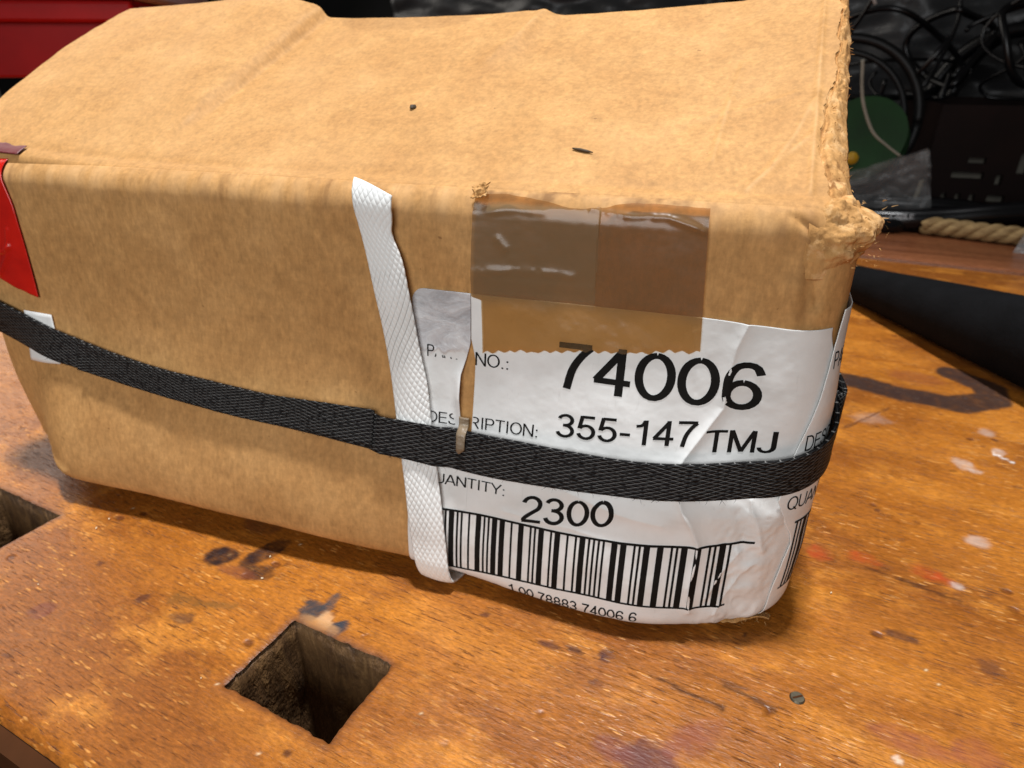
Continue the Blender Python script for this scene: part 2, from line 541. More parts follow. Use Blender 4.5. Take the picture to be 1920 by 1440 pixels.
# ------------------------------------------------------------------ setting behind the bench
def plain_box(name, b, mat, kind=None, parent=None, bev=0.0):
    V, F = box_data(*b)
    o = mesh_obj(name, V, F, mat, parent, False)
    if bev: bevel(o, bev)
    if kind: o['kind'] = kind
    return o
plain_box('back_wall', (-16, 14, 11.6, 12.0, -5, 14), m_wall, 'structure')
plain_box('floor', (-16, 14, -3, 11.6, -5.2, -5), m_wall, 'structure')

# ------------------------------------------------------------------ workbench
ANG = math.radians(-8.75)
ca, sa = math.cos(ANG), math.sin(ANG)
def b2w(x, y, z=0.0):          # bench frame -> world
    return (ca * x - sa * y, sa * x + ca * y, z)

bench = thing('workbench', 'worn orange brown beech workbench top with square dog holes', 'workbench', (0, 0, 0), ANG)
HOLES = [(-.826, -.586, .484, .657), (-1.86, -1.585, .488, .645)]

def lines(fa, fb, step, lo, hi, extra):
    L = list(np.arange(fa, fb, step)) + list(np.geomspace(.02, 1, 14) * (hi - fb) + fb) + list(fa - np.geomspace(.02, 1, 14) * (fa - lo)) + extra
    L = np.unique(np.round(L, 4))
    keep = [L[0]]
    ex = set(np.round(extra, 4))
    for q in L[1:]:
        if q - keep[-1] < .0025:
            if q in ex: keep[-1] = q
            continue
        keep.append(q)
    return np.array(keep)
xs = lines(-1.95, .75, .0062, -7, 5.0, [h[0] for h in HOLES] + [h[1] for h in HOLES])
ys = lines(.262, 1.7, .0062, .262, 4.15, [h[2] for h in HOLES] + [h[3] for h in HOLES])
ys = np.unique(np.concatenate([ys[ys >= .262], np.arange(1.7, 2.75, .012), [4.155]]))
GX, GY = np.meshgrid(xs, ys, indexing='ij')
# stains (paint, ink, glue) with their own shapes
stain = np.zeros(GX.shape + (4,))
def paint(mask, colr):
    mask = np.clip(mask, 0, 1)
    a0 = stain[..., 3]
    an = mask + a0 * (1 - mask)
    for k in range(3):
        stain[..., k] = np.where(an > 1e-6, (colr[k] * mask + stain[..., k] * a0 * (1 - mask)) / np.maximum(an, 1e-6), 0)
    stain[..., 3] = an
N1 = fbm(GX * 22, GY * 22, 3, 4); N2 = fbm(GX * 9, GY * 9, 11, 4); N3 = fbm(GX * 60, GY * 60, 23, 3); N4 = fbm(GX * 48, GY * 75, 29, 3)
def blob(cx, cy, rx, ry, rot=0, soft=.18, edge=.25, strength=.85, colr=(.045, .02, .015), tex=.4):
    c, s = math.cos(rot), math.sin(rot)
    dx, dy = GX - cx, GY - cy
    q = np.sqrt(((c * dx + s * dy) / rx) ** 2 + ((-s * dx + c * dy) / ry) ** 2) + edge * (N1 * .5 + N2 * .4 + N4 * .9)
    paint(sstep(1 + soft, 1 - soft, q) * strength * np.clip(1 + tex * (N3 * 1.2 + N1), 0, 1.1), colr)
def streak(pts, wd, strength=.8, colr=(.05, .015, .006), edge=.5):
    d, _ = polydist(GX, GY, pts)
    paint(sstep(wd * 1.3, wd * .5, d + wd * edge * N1 * 1.4) * strength * np.clip(1 + N3, .2, 1), colr)
DK = (.022, .010, .009)
blob(-1.108, .722, .036, .030, .3, colr=DK, strength=.92)
blob(-1.028, .775, .026, .060, -.25, colr=DK, strength=.9)
blob(-.992, .722, .036, .022, .2, colr=DK, strength=.88)
blob(-1.035, .700, .05, .016, .1, colr=(.16, .045, .02), strength=.6)
blob(-1.11, .845, .05, .03, 0, colr=(.10, .032, .014), strength=.6)
blob(-.812, .692, .026, .032, .5, colr=(.035, .036, .042), strength=.95, edge=.45)
blob(-.790, .725, .012, .034, .2, colr=(.045, .045, .05), strength=.8, edge=.4)
blob(-.735, .677, .018, .024, -.3, colr=(.035, .036, .045), strength=.95, edge=.5)
blob(-.770, .684, .016, .022, .4, colr=(.55, .33, .17), strength=.8, edge=.4)
blob(-.772, .668, .05, .012, 0, colr=(.5, .26, .1), strength=.6, edge=.4)
streak([(-1.09, .585), (-1.03, .60), (-.97, .625)], .012, .55, (.09, .05, .015), .9)
blob(-1.03, .556, .035, .014, .2, colr=(.05, .024, .02), strength=.6, edge=.6)
blob(-1.148, .556, .010, .016, -.5, colr=(.06, .018, .012), strength=.85)
blob(-1.30, .44, .025, .02, .5, colr=(.13, .03, .02), strength=.6)
blob(-.24, .856, .013, .017, 0, colr=(.05, .016, .016), strength=.9, edge=.2)
blob(-.345, .83, .026, .010, .1, colr=(.06, .02, .016), strength=.75, edge=.4)
blob(-.30, .842, .02, .007, -.1, colr=(.05, .016, .01), strength=.7, edge=.4)
blob(-.235, .79, .014, .007, .1, colr=(.08, .022, .012), strength=.7)
streak([(-.15, .852), (-.07, .845), (-.02, .842)], .004, .8, (.03, .01, .005))
streak([(-.03, .892), (.03, .885), (.06, .88)], .0055, .75, (.03, .01, .005))
streak([(-.12, .905), (.01, .90)], .003, .6, (.04, .012, .005))
# dark glue ring beyond the box
def ring(pts, wd, colr, strength):
    d, _ = polydist(GX, GY, pts)
    paint(sstep(wd * 1.12, wd * .86, d + wd * .28 * (N2 + N1 * .5)) * strength * np.clip(1 + .25 * N3, 0, 1), colr)
ring([(.02, 2.36), (.12, 2.37), (.28, 2.33), (.44, 2.33), (.55, 2.43), (.55, 2.52), (.45, 2.60)], .055, (.030, .018, .016), .94)
blob(.33, 2.50, .09, .05, 0, colr=(.2, .055, .02), strength=.5)
# dried red and orange paint marks
for (x, y, rx, ry) in [(.095, 1.35, .022, .020), (.186, 1.375, .030, .016), (.312, 1.386, .030, .022), (.345, 1.375, .022, .014)]:
    blob(x, y, rx, ry, 0, .5, .7, .5, (.42, .045, .012), .8)
blob(-.11, .69, .050, .036, .3, colr=(.095, .028, .025), strength=.8, edge=.35)
blob(-.165, .685, .035, .022, 0, colr=(.16, .045, .03), strength=.6)
streak([(-.08, .73), (-.05, .77), (-.035, .80)], .022, .62, (.20, .055, .035), .6)
blob(.27, .92, .055, .022, .1, .4, .5, .55, (.23, .06, .04), .5)
blob(.36, .94, .035, .03, 0, .4, .5, .45, (.23, .06, .04), .5)
blob(.245, .875, .008, .008, 0, colr=(.7, .6, .5), strength=.7)
# whitish filler smears on the right
for (x, y, rx, ry, st_) in [(.42, 1.93, .024, .026, .55), (.52, 2.05, .014, .018, .55), (.50, 2.16, .022, .024, .4), (.45, 1.90, .016, .010, .5), (.19, 2.10, .05, .035, .22), (.42, 1.56, .025, .02, .45), (.365, 1.37, .014, .012, .7)]:
    blob(x, y, rx, ry, .3, .4, .55, st_, (.50, .42, .37), .6)
streak([(.505, 2.03), (.545, 2.0)], .006, .9, (.75, .72, .68))
streak([(.12, 2.0), (.24, 2.2)], .006, .6, (.08, .025, .012), .4)
streak([(.19, 1.345), (.27, 1.335), (.37, 1.32)], .006, .75, (.05, .015, .006))
blob(.26, 1.16, .03, .012, 0, colr=(.05, .018, .012), strength=.7, edge=.5)
blob(.40, 1.15, .02, .02, 0, colr=(.08, .03, .018), strength=.5, edge=.5)
blob(-.632, .439, .008, .008, 0, colr=(.05, .014, .008), strength=.9, edge=.2)
# tiny pale chips
for i in range(22):
    x = rng.uniform(-1.5, .55); y = rng.uniform(.3, 1.5)
    blob(x, y, rng.uniform(.002, .004), rng.uniform(.002, .005), rng.uniform(-.6, .6), .3, .1, rng.uniform(.5, .9), (.8, .62, .38), 0)
for i in range(60):
    x = rng.uniform(-1.6, .6); y = rng.uniform(.3, 1.9)
    blob(x, y, rng.uniform(.004, .011), rng.uniform(.003, .008), rng.uniform(-.3, .3), .3, .4, rng.uniform(.4, .8), (.07, .02, .01), .3)
# grime round the dog holes
for (x0, x1, y0, y1) in HOLES:
    dx = np.maximum(np.maximum(x0 - GX, GX - x1), 0); dy = np.maximum(np.maximum(y0 - GY, GY - y1), 0)
    d = np.sqrt(dx * dx + dy * dy)
    paint(sstep(.022, .002, d + .010 * N1) * .45, (.12, .04, .018)); paint(sstep(.007, .001, d + .004 * N4) * .6, (.06, .022, .011))
inside = np.zeros((len(xs) - 1, len(ys) - 1), bool)
cx = .5 * (xs[1:] + xs[:-1])[:, None]; cy = .5 * (ys[1:] + ys[:-1])[None]
for (x0, x1, y0, y1) in HOLES: inside |= (cx > x0) & (cx < x1) & (cy > y0) & (cy < y1)
F = gridfaces(len(xs), len(ys))[~inside.ravel()]
GZ = .0016 * fbm(GX * 4, GY * 7, 5, 3)
for (x0, x1, y0, y1) in HOLES:     # worn, slightly rounded arrises
    dx = np.maximum(np.maximum(x0 - GX, GX - x1), 0); dy = np.maximum(np.maximum(y0 - GY, GY - y1), 0)
    GZ = GZ * (1 - np.exp(-np.sqrt(dx * dx + dy * dy) / .01))
GZ = GZ - .02 * np.exp(-(GY - .262) / .012)
for (x0, x1, y0, y1) in HOLES:
    amp = .0035
    onx = (GY > y0 - .001) & (GY < y1 + .001); ony = (GX > x0 - .001) & (GX < x1 + .001)
    j = amp * np.clip(fbm(GX * 55, GY * 55, 33, 3) * 1.6, -.3, 1.3)
    GXn = GX + np.where(onx & (np.abs(GX - x0) < 1e-3), -j, 0) + np.where(onx & (np.abs(GX - x1) < 1e-3), j, 0)
    GYn = GY + np.where(ony & (np.abs(GY - y0) < 1e-3), -j, 0) + np.where(ony & (np.abs(GY - y1) < 1e-3), j, 0)
    edge_ = ((onx & ((np.abs(GX - x0) < 1e-3) | (np.abs(GX - x1) < 1e-3))) | (ony & ((np.abs(GY - y0) < 1e-3) | (np.abs(GY - y1) < 1e-3))))
    GZ = np.where(edge_, GZ - .0022, GZ)
    GX, GY = GXn, GYn
mesh_obj('bench_top', np.stack([GX, GY, GZ], -1).reshape(-1, 3), F, m_bench, bench, True, attrs={'stain': stain.reshape(-1, 4)})
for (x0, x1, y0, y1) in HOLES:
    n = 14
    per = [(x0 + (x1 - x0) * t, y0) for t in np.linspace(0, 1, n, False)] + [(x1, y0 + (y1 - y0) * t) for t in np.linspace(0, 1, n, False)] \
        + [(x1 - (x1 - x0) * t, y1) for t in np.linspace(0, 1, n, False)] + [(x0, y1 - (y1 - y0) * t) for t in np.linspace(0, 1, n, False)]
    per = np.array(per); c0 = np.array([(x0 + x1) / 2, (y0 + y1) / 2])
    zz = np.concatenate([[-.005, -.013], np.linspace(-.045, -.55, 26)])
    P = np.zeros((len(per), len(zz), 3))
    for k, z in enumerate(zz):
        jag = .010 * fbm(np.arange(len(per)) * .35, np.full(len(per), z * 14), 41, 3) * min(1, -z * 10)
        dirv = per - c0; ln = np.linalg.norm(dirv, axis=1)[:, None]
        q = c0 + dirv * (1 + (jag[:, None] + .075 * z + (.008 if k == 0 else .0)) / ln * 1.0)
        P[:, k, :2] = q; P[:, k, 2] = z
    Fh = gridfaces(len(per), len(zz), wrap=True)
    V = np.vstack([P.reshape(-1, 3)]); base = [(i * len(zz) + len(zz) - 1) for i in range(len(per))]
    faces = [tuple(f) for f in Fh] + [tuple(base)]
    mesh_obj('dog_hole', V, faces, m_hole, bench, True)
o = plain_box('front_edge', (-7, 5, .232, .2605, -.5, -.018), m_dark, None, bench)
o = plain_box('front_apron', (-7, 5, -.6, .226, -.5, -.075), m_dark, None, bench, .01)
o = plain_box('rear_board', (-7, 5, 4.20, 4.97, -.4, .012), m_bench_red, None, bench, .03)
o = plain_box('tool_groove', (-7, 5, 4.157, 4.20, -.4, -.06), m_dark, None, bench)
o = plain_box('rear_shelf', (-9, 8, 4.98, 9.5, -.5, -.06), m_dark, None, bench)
# wood screw sunk in the top: head with a slot
a = np.linspace(0, 2 * np.pi, 20, endpoint=False)
V = [(.09 + .013 * math.cos(t), .922 + .013 * math.sin(t), .0012) for t in a] + [(.09 + .011 * math.cos(t), .922 + .011 * math.sin(t), .0042) for t in a]
Fs = [(i, (i + 1) % 20, 20 + (i + 1) % 20, 20 + i) for i in range(20)] + [tuple(range(20, 40))]
screw = mesh_obj('screw', V, Fs, m_steel, bench, False)
V, F_ = box_data(-.0095, .0095, -.0016, .0016, .0044, .0050)
c_, s_ = math.cos(.7), math.sin(.7)
V = [(.09 + c_ * x - s_ * y, .922 + s_ * x + c_ * y, z) for x, y, z in V]
mesh_obj('screw_slot', V, F_, m_dark, screw, False)

# ------------------------------------------------------------------ cardboard box: surface of its walls
XL, XR, YF, R = -1.763, .198, 1.06, .09
YB, ZT, RB, RT = 2.62, .81, .05, .05
XC = (XL + XR) / 2
UA = XR - R; UB = UA + R * math.pi / 2; UC = UB + (YB - YF - 2 * R); UD = UC + R * math.pi / 2; UE = UD + (XR - R - XC)
def outline(u, o):
    u = np.asarray(u, float)
    m = u < XC
    uu = np.where(m, 2 * XC - u, u); r = R - o
    th = np.clip((uu - UA) / R, 0, np.pi / 2); th2 = np.clip((uu - UC) / R, 0, np.pi / 2)
    x = np.where(uu <= UA, uu, XR - R + r * np.sin(th))
    y = np.where(uu <= UA, YF + o, YF + R - r * np.cos(th) + np.clip(uu - UB, 0, UC - UB))
    x = np.where(uu > UC, XR - R + r * np.cos(th2) - np.clip(uu - UD, 0, None), x)
    y = np.where(uu > UC, YB - R + r * np.sin(th2), y)
    a_ = th + th2
    nx, ny = np.sin(a_), -np.cos(a_)
    return np.where(m, 2 * XC - x, x), y, np.where(m, -nx, nx), ny
def S(u, v, off=0.0):
    u, v = np.broadcast_arrays(np.asarray(u, float), np.asarray(v, float))
    pb = np.clip((RB - v) / RB, 0, np.pi / 2); pt = np.clip((v - (ZT - RT)) / RT, 0, np.pi / 2)
    under = np.clip((RB - v) - RB * np.pi / 2, 0, None); over = np.clip((v - (ZT - RT)) - RT * np.pi / 2, 0, None)
    o = RB * (1 - np.cos(pb)) + RT * (1 - np.cos(pt)) + np.minimum(under + over, .03)
    z = np.where(v < RB, RB * (1 - np.sin(pb)), np.where(v > ZT - RT, ZT - RT + RT * np.sin(pt), v))
    x, y, nx, ny = outline(u, o)
    cb = np.cos(pb) * np.cos(pt); nz = np.sin(pt) - np.sin(pb)
    fb = (.052 * sstep(XL + .05, XL + .30, u) * (1 - sstep(-.1, .2, u)) + .05 * np.exp(-((u + .13) / .27) ** 2)) * (1 - sstep(0, .66, z))
    lift = .010 + .036 * (1 - sstep(-.9, -.15, u))
    fb = fb + 1.6 * lift * sstep(XL + .05, XL + .30, u) * (1 - sstep(0, .15, u)) * (1 - sstep(0, .5, z))
    fb = fb + .012 * np.sin(np.pi * np.clip(z / .8, 0, 1))
    d = fb + .004 * np.sin(u * 5.1 + 1.3) * np.sin(z * 7 + u * 2) + .002 * np.sin(u * 17 + z * 9) * np.sin(z * 13 + 2)
    d = d * np.clip(cb + .25, 0, 1)
    x = x + nx * (d + off * cb); y = y + ny * (d + off * cb); z = z + nz * off + lift * (1 - sstep(0, .5, z))
    return np.stack([x, y, z], -1)

BX = (-.78, 1.84, 0.0)
box = thing('cardboard_box', 'battered brown cardboard box with raised lid and white part label', 'cardboard box')
VH = .815
vv = np.concatenate([np.linspace(-.028, .06, 16), np.linspace(.07, .74, 110), np.linspace(.75, .842, 30)])
uu = np.concatenate([np.linspace(2 * XC - UE, XL - .02, 120), np.linspace(XL - .015, UB + .02, 620), np.linspace(UB + .03, UE, 120)])
Ug, Vg = np.meshgrid(uu, vv, indexing='ij')
rip = .0011 * fbm(Ug * 16, Vg * 5, 71, 3) + .0018 * fbm(Ug * 4, Vg * 6, 77, 3)
rollm = sstep(.735, .78, Vg)
rip = rip + rollm * (.0022 * fbm(Ug * 34, Vg * 9, 79, 3))
# crushed band on the right part of the top fold, dents and a buckle near the right corner
def dent(u0, v0, ru, rv, amp): 
    return amp * np.exp(-((Ug - u0) / ru) ** 2 - ((Vg - v0) / rv) ** 2)
rip = rip + dent(.02, .60, .03, .02, -.003) + dent(.10, .74, .03, .05, -.006) + dent(.135, .70, .012, .08, -.007)
d_, s_ = polydist(Ug, Vg, [(-1.42, .33), (-1.38, .26), (-1.36, .22)]); rip = rip + .0012 * np.exp(-(d_ / .008) ** 2)
d_, s_ = polydist(Ug, Vg, [(.09, .80), (.14, .76), (.15, .66)]); rip = rip - .006 * np.exp(-(d_ / .007) ** 2)
d_, s_ = polydist(Ug, Vg, [(-1.64, .10), (-1.58, .06), (-1.48, .045)]); rip = rip + .006 * np.exp(-(d_ / .010) ** 2)
wear = rollm * np.clip(.35 + .9 * fbm(Ug * 40, Vg * 6, 85, 4), 0, 1) * (1 - sstep(.80, .83, Vg)) * .8
dirtv = rollm * np.clip(fbm(Ug * 60, Vg * 9, 91, 4) * 1.7 - .35, 0, 1) * .7
dirtv = np.maximum(dirtv, np.clip(fbm(Ug * 9, Vg * 14, 93, 4) * 1.4 - .55, 0, 1) * .45)
coppery = sstep(-.42, -.40, Ug) * (1 - sstep(-.05, .0, Ug)) * sstep(.775, .79, Vg)
dirtv = np.maximum(dirtv, coppery * np.clip(fbm(Ug * 45, Vg * 50, 97, 4) * 1.8 + .25, 0, 1) * .8)
d_, s_ = polydist(Ug, Vg, [(.12, .80), (.125, .74), (.13, .62)]); dirtv = np.maximum(dirtv, .6 * np.exp(-(d_ / .012) ** 2) * np.clip(.6 + fbm(Ug * 30, Vg * 12, 99, 3), 0, 1))
rip = rip * (1 - sstep(.785, .81, Vg)) - .02 * sstep(.817, .825, Vg) * (Ug > XL) * (Ug < XR)
grid_obj('box_walls', S(Ug, Vg, rip), m_card, box, thick=.02, attrs={'wear': wear, 'dirt': dirtv})
plain_box('bottom_panel', (XL + .07, XR - .07, YF + .035, YB - .07, .003, .016), m_card, None, box)
plain_box('side_flap', (XL + .07, XL + .80, YF + .14, YB - .1, .768, .786), m_card, None, box)
plain_box('side_flap', (XR - .80, XR - .07, YF + .14, YB - .1, .768, .786), m_card, None, box)
plain_box('rear_flap', (XL + .06, XR - .06, YB - .72, YB - .06, .7875, .806), m_card, None, box)

# ------------------------------------------------------------------ raised lid flap
YH = YF + RT * (1 - math.cos(1.1)); ZH = ZT - RT + RT * math.sin(1.1); YE = 1.72
def lid(x, s, off=0.0):
    x, s = np.broadcast_arrays(np.asarray(x, float), np.asarray(s, float))
    xk = x + .07 * (1 - s)
    ze = np.interp(xk, [-1.80, -1.45, -1.30, -1.19, -1.12, -1.085, -1.0, -.8, -.62, -.53, -.47, -.44, -.26, -.04, .08, .125, .2],
                       [1.135, 1.150, 1.158, 1.150, 1.130, 1.108, 1.104, 1.102, 1.105, 1.110, 1.106, 1.103, 1.108, 1.120, 1.143, 1.158, 1.172])
    bow = .25 * sstep(-1.15, -1.75, x)
    g = s + bow * s * (1 - s)
    zh = ZH + .016 * sstep(-1.2, -1.7, x)
    z = zh + (ze - zh) * g
    z = z + .0045 * fbm(x * 2.2, s * 2.5, 51, 3) * sstep(0, .12, s) + .0011 * fbm(x * 16, s * 12, 57, 3) * sstep(0, .05, s)
    z = z - .0035 * np.exp(-((s - .045) / .018) ** 2) * (.6 + .5 * vnoise(x * 9, s * 0, 3))
    yx = YH + (YE - YH) * s
    ridge = 0
    for pts, amp, wd in [([(.112, .05), (.113, .2), (.115, .38), (.118, .70), (.122, .95)], .0034, .005),
                         ([(.055, .14), (.085, .25), (.115, .41)], .0022, .007),
                         ([(.02, .05), (.05, .12), (.112, .25)], .0030, .009),
                         ([(-.041, .15), (-.03, .40), (-.015, .60)], .003, .007),
                         ([(-.10, .32), (.0, .37), (.08, .42)], .002, .006),
                         ([(-1.19, .10), (-1.165, .30), (-1.135, .50), (-1.115, .75), (-1.105, 1.0)], .002, .012),
                         ([(-.56, .66), (-.52, .80), (-.49, 1.0)], .0045, .016),
                         ([(-.75, .30), (-.55, .62), (-.47, .98)], .0015, .02)]:
        d, sg = polydist(x, s * .66, [(p[0], p[1] * .66) for p in pts])
        ridge = ridge + amp * np.exp(-(d / wd) ** 2)
    z = z + ridge
    for (xa, xb, s0, amp, back) in [(-1.20, -1.105, .12, .016, .30), (-.60, -.49, .60, .008, .16)]:
        dc = x - (xa + (xb - xa) * s)
        st = np.where(dc < 0, np.exp(dc / back), 1 - sstep(0, .035, dc))
        z = z + amp * st * sstep(s0, s0 + .25, s) * (1 - .35 * sstep(.9, 1, s))
    # strip beyond the score line droops slightly
    z = z - .10 * np.clip(x - .118, 0, 1) * (1 - .5 * s)
    n = np.array([0, -.42, .907])
    return np.stack([x + 0 * z, yx + n[1] * off, z + n[2] * off], -1)
TH = .026
ss = np.concatenate([np.linspace(0, .1, 26), np.linspace(.105, 1, 190)])
jag = .010 * fbm(ss * 16, ss * 0 + .3, 61, 4) + .004 * fbm(ss * 70, ss * 0, 65, 3)
xrt = np.interp(ss, [0, .08, .2, .35, .5, .7, 1], [.146, .140, .122, .126, .140, .150, .152]) + jag
xrb = np.interp(ss, [0, .1, .25, .45, .7, 1], [.190, .180, .172, .171, .174, .172]) + .005 * fbm(ss * 22, ss * 0 + 5, 67, 4)
ts = np.concatenate([np.linspace(0, .9, 330), np.linspace(.902, 1, 80)])
Tg, Sg = np.meshgrid(ts, ss, indexing='ij')
xl = -1.742 + .006 * fbm(ss * 9, ss * 0 + 9, 69, 3)
Xg = xl[None] + (xrt - xl)[None] * Tg
P = lid(Xg, Sg)
P[:, 0, 1] = YH - .010; P[:, 0, 2] = ZH - .014
P[:, :, 1] += (.006 * fbm(Xg * 6, Sg * 0, 75, 3) + .002 * fbm(Xg * 60, Sg * 0, 76, 3)) * sstep(.97, 1, Sg)
Pb = lid(Xg, Sg, -TH)
n, m = Tg.shape
wl = np.clip(fbm(Xg * 6, Sg * 4, 81, 4) * .9, 0, 1) * .35
lines_ = 0
for pts in [[(.112, .05), (.113, .2), (.115, .38), (.118, .70)], [(.055, .14), (.085, .25), (.115, .41)], [(.02, .05), (.05, .12), (.112, .25)], [(-.041, .15), (-.03, .40)], [(-1.165, .22), (-1.135, .50), (-1.105, 1.0)], [(-.52, .76), (-.49, 1.0)]]:
    d, sg = polydist(Xg, Sg * .66, [(p[0], p[1] * .66) for p in pts]); lines_ = lines_ + np.exp(-(d / .004) ** 2)
wl = np.clip(wl + .60 * lines_ * np.clip(.5 + fbm(Xg * 25, Sg * 20, 89, 3), 0, 1), 0, 1)
dl = np.clip(fbm(Xg * 5, Sg * 6, 83, 4) * 1.2 - .45, 0, 1) * .3
d, sg = polydist(Xg, Sg, [(-.95, .985), (-.75, .985)]); dl = np.maximum(dl, .25 * sstep(.09, .07, d))
Vt = np.vstack([P.reshape(-1, 3), Pb.reshape(-1, 3)])
Ft = [gridfaces(n, m), gridfaces(n, m)[:, ::-1] + n * m]
def wall(idx):
    idx = np.asarray(idx); return np.stack([idx[:-1], idx[1:], idx[1:] + n * m, idx[:-1] + n * m], -1)
Ft.append(wall([i * m + m - 1 for i in range(n)])); Ft.append(wall([j for j in range(m)])[:, ::-1][:, :])
Ft.append(wall([i * m for i in range(n)])[:, ::-1])
lidf = mesh_obj('lid_flap', Vt, np.vstack(Ft), m_card, box, True,
                attrs={'wear': np.concatenate([wl.ravel(), wl.ravel() * 0]), 'dirt': np.concatenate([dl.ravel(), dl.ravel()])})
# torn board edge along the right side of the lid
K = 22
tk = np.linspace(0, 1, K)
Tk, Sk = np.meshgrid(tk, ss, indexing='ij')
xk_ = xrt[None] + (xrb - xrt)[None] * Tk
offk = -.0015 - .007 * np.exp(-((Tk - .12) / .07) ** 2) - (TH + .004) * np.clip(Tk, 0, 1) ** 2.2 + .006 * fbm(Tk * 4, Sk * 30, 87, 4) * np.sin(np.pi * np.clip(Tk, .06, 1)) + .009 * fbm(Tk * 3, Sk * 45, 88, 4) * np.clip(np.sin(np.pi * Tk), 0, 1)
Pt = lid(np.minimum(xk_, .2), Sk, offk)
grid_obj('torn_edge', Pt, m_torn, lidf, thick=.002)

def fibres(name, bases, mat, parent, dirs, lmin, lmax, wd, seed, curl=.6):
    r = np.random.default_rng(seed)
    datas = []
    for b, dv in zip(bases, dirs):
        L = r.uniform(lmin, lmax); d = np.array(dv) + r.normal(0, .45, 3); d /= np.linalg.norm(d)
        side = np.cross(d, r.normal(0, 1, 3)); side /= np.linalg.norm(side) + 1e-9
        bend = np.cross(d, side); q = [np.array(b)]
        k = 5
        for i in range(k):
            d2 = d + bend * curl * r.normal(0.2, .6); d2 /= np.linalg.norm(d2); d = .6 * d + .4 * d2
            q.append(q[-1] + d * L / k)
        q = np.array(q); wv = wd * r.uniform(.5, 1.4) * np.linspace(1, .25, k + 1)
        V = np.vstack([q - side * wv[:, None] * .5, q + side * wv[:, None] * .5])
        datas.append((V, [(i, i + 1, k + 2 + i, k + 1 + i) for i in range(k)]))
    V, F = join(datas)
    o = mesh_obj(name, V, F, mat, parent, True)
    o['kind'] = 'stuff'
    return o
idx = rng.integers(0, len(ss), 150)
tt = rng.uniform(0.1, 1, 150)
bs = [lid(np.array(xrt[i] + (xrb[i] - xrt[i]) * t), np.array(ss[i]), -.004 - .02 * t ** 1.6) for i, t in zip(idx, tt)]
fibres('frayed_fibres', bs, m_torn, lidf, [(.4, -.4, .25)] * 150, .004, .011, .0016, 5, 1.2)

# crumpled torn corner tuft
def crumple(name, centre, ax, ay, su, sv, amp, seed, mat, parent, nn=26, thick=.002, jagged=.35):
    a_, b_ = np.meshgrid(np.linspace(-1, 1, nn), np.linspace(-1, 1, nn), indexing='ij')
    j1 = 1 + jagged * fbm(b_ * 3, b_ * 0, seed, 3) ; j2 = 1 + jagged * fbm(a_ * 3, a_ * 0, seed + 5, 3)
    ax = np.array(ax, float); ay = np.array(ay, float); ax /= np.linalg.norm(ax); ay /= np.linalg.norm(ay)
    nn_ = np.cross(ax, ay)
    h = amp * (fbm(a_ * 1.4, b_ * 1.4, seed + 9, 3) - .4 * np.abs(fbm(a_ * 2.2, b_ * 2.2, seed + 13, 3)))
    P = np.array(centre) + (a_ * j1 * su)[..., None] * ax + (b_ * j2 * sv)[..., None] * ay + h[..., None] * nn_
    return grid_obj(name, P, mat, parent, thick=thick)
# torn, fluffed-up mass of plies at the top right corner (raised ragged skin over the corner of the walls)
uc_, vc_ = np.meshgrid(np.linspace(.115, .36, 130), np.linspace(.700, .842, 90), indexing='ij')
wnd = sstep(.125, .170, uc_ + .018 * fbm(uc_ * 40, vc_ * 40, 501, 3)) * (1 - sstep(.29, .35, uc_)) * sstep(.705, .745, vc_ + .016 * fbm(uc_ * 30, vc_ * 30, 503, 3)) * (1 - .55 * sstep(.815, .842, vc_))
rag = .010 + .016 * np.abs(fbm(uc_ * 16, vc_ * 26, 505, 4)) + .010 * fbm(uc_ * 45, vc_ * 60, 507, 4)
grid_obj('torn_corner', S(uc_, vc_, -.004 + wnd * np.maximum(rag, .002)), m_torn, box, thick=.003)
uc_, vc_ = np.meshgrid(np.linspace(.165, .33, 90), np.linspace(.735, .795, 50), indexing='ij')
wnd = np.sin(np.pi * np.clip((uc_ - .165) / .165, 0, 1)) ** .6 * np.sin(np.pi * np.clip((vc_ - .735) / .06, 0, 1)) ** .6
grid_obj('torn_corner', S(uc_, vc_, -.002 + wnd * (.026 + .018 * fbm(uc_ * 24, vc_ * 40, 511, 4) + .008 * fbm(uc_ * 70, vc_ * 90, 513, 3))), m_torn, box, thick=.003)
bs = [(rng.uniform(.165, .222), rng.uniform(1.066, 1.10), rng.uniform(.72, .82)) for _ in range(60)]
fibres('corner_fibres', bs, m_torn, box, [(.4, -.4, .0)] * 60, .004, .010, .0014, 9, 1.3)
crumple('crushed_corner', (.130, 1.050, .012), (1, .30, .05), (.1, -.7, .35), .055, .016, .012, 141, m_torn, box, 40)
bs = [(rng.uniform(.08, .18), rng.uniform(1.035, 1.07), rng.uniform(.004, .02)) for _ in range(40)]
fibres('crushed_fibres', bs, m_torn, box, [(.3, -.7, -.1)] * 40, .004, .010, .0016, 15, 1.2)

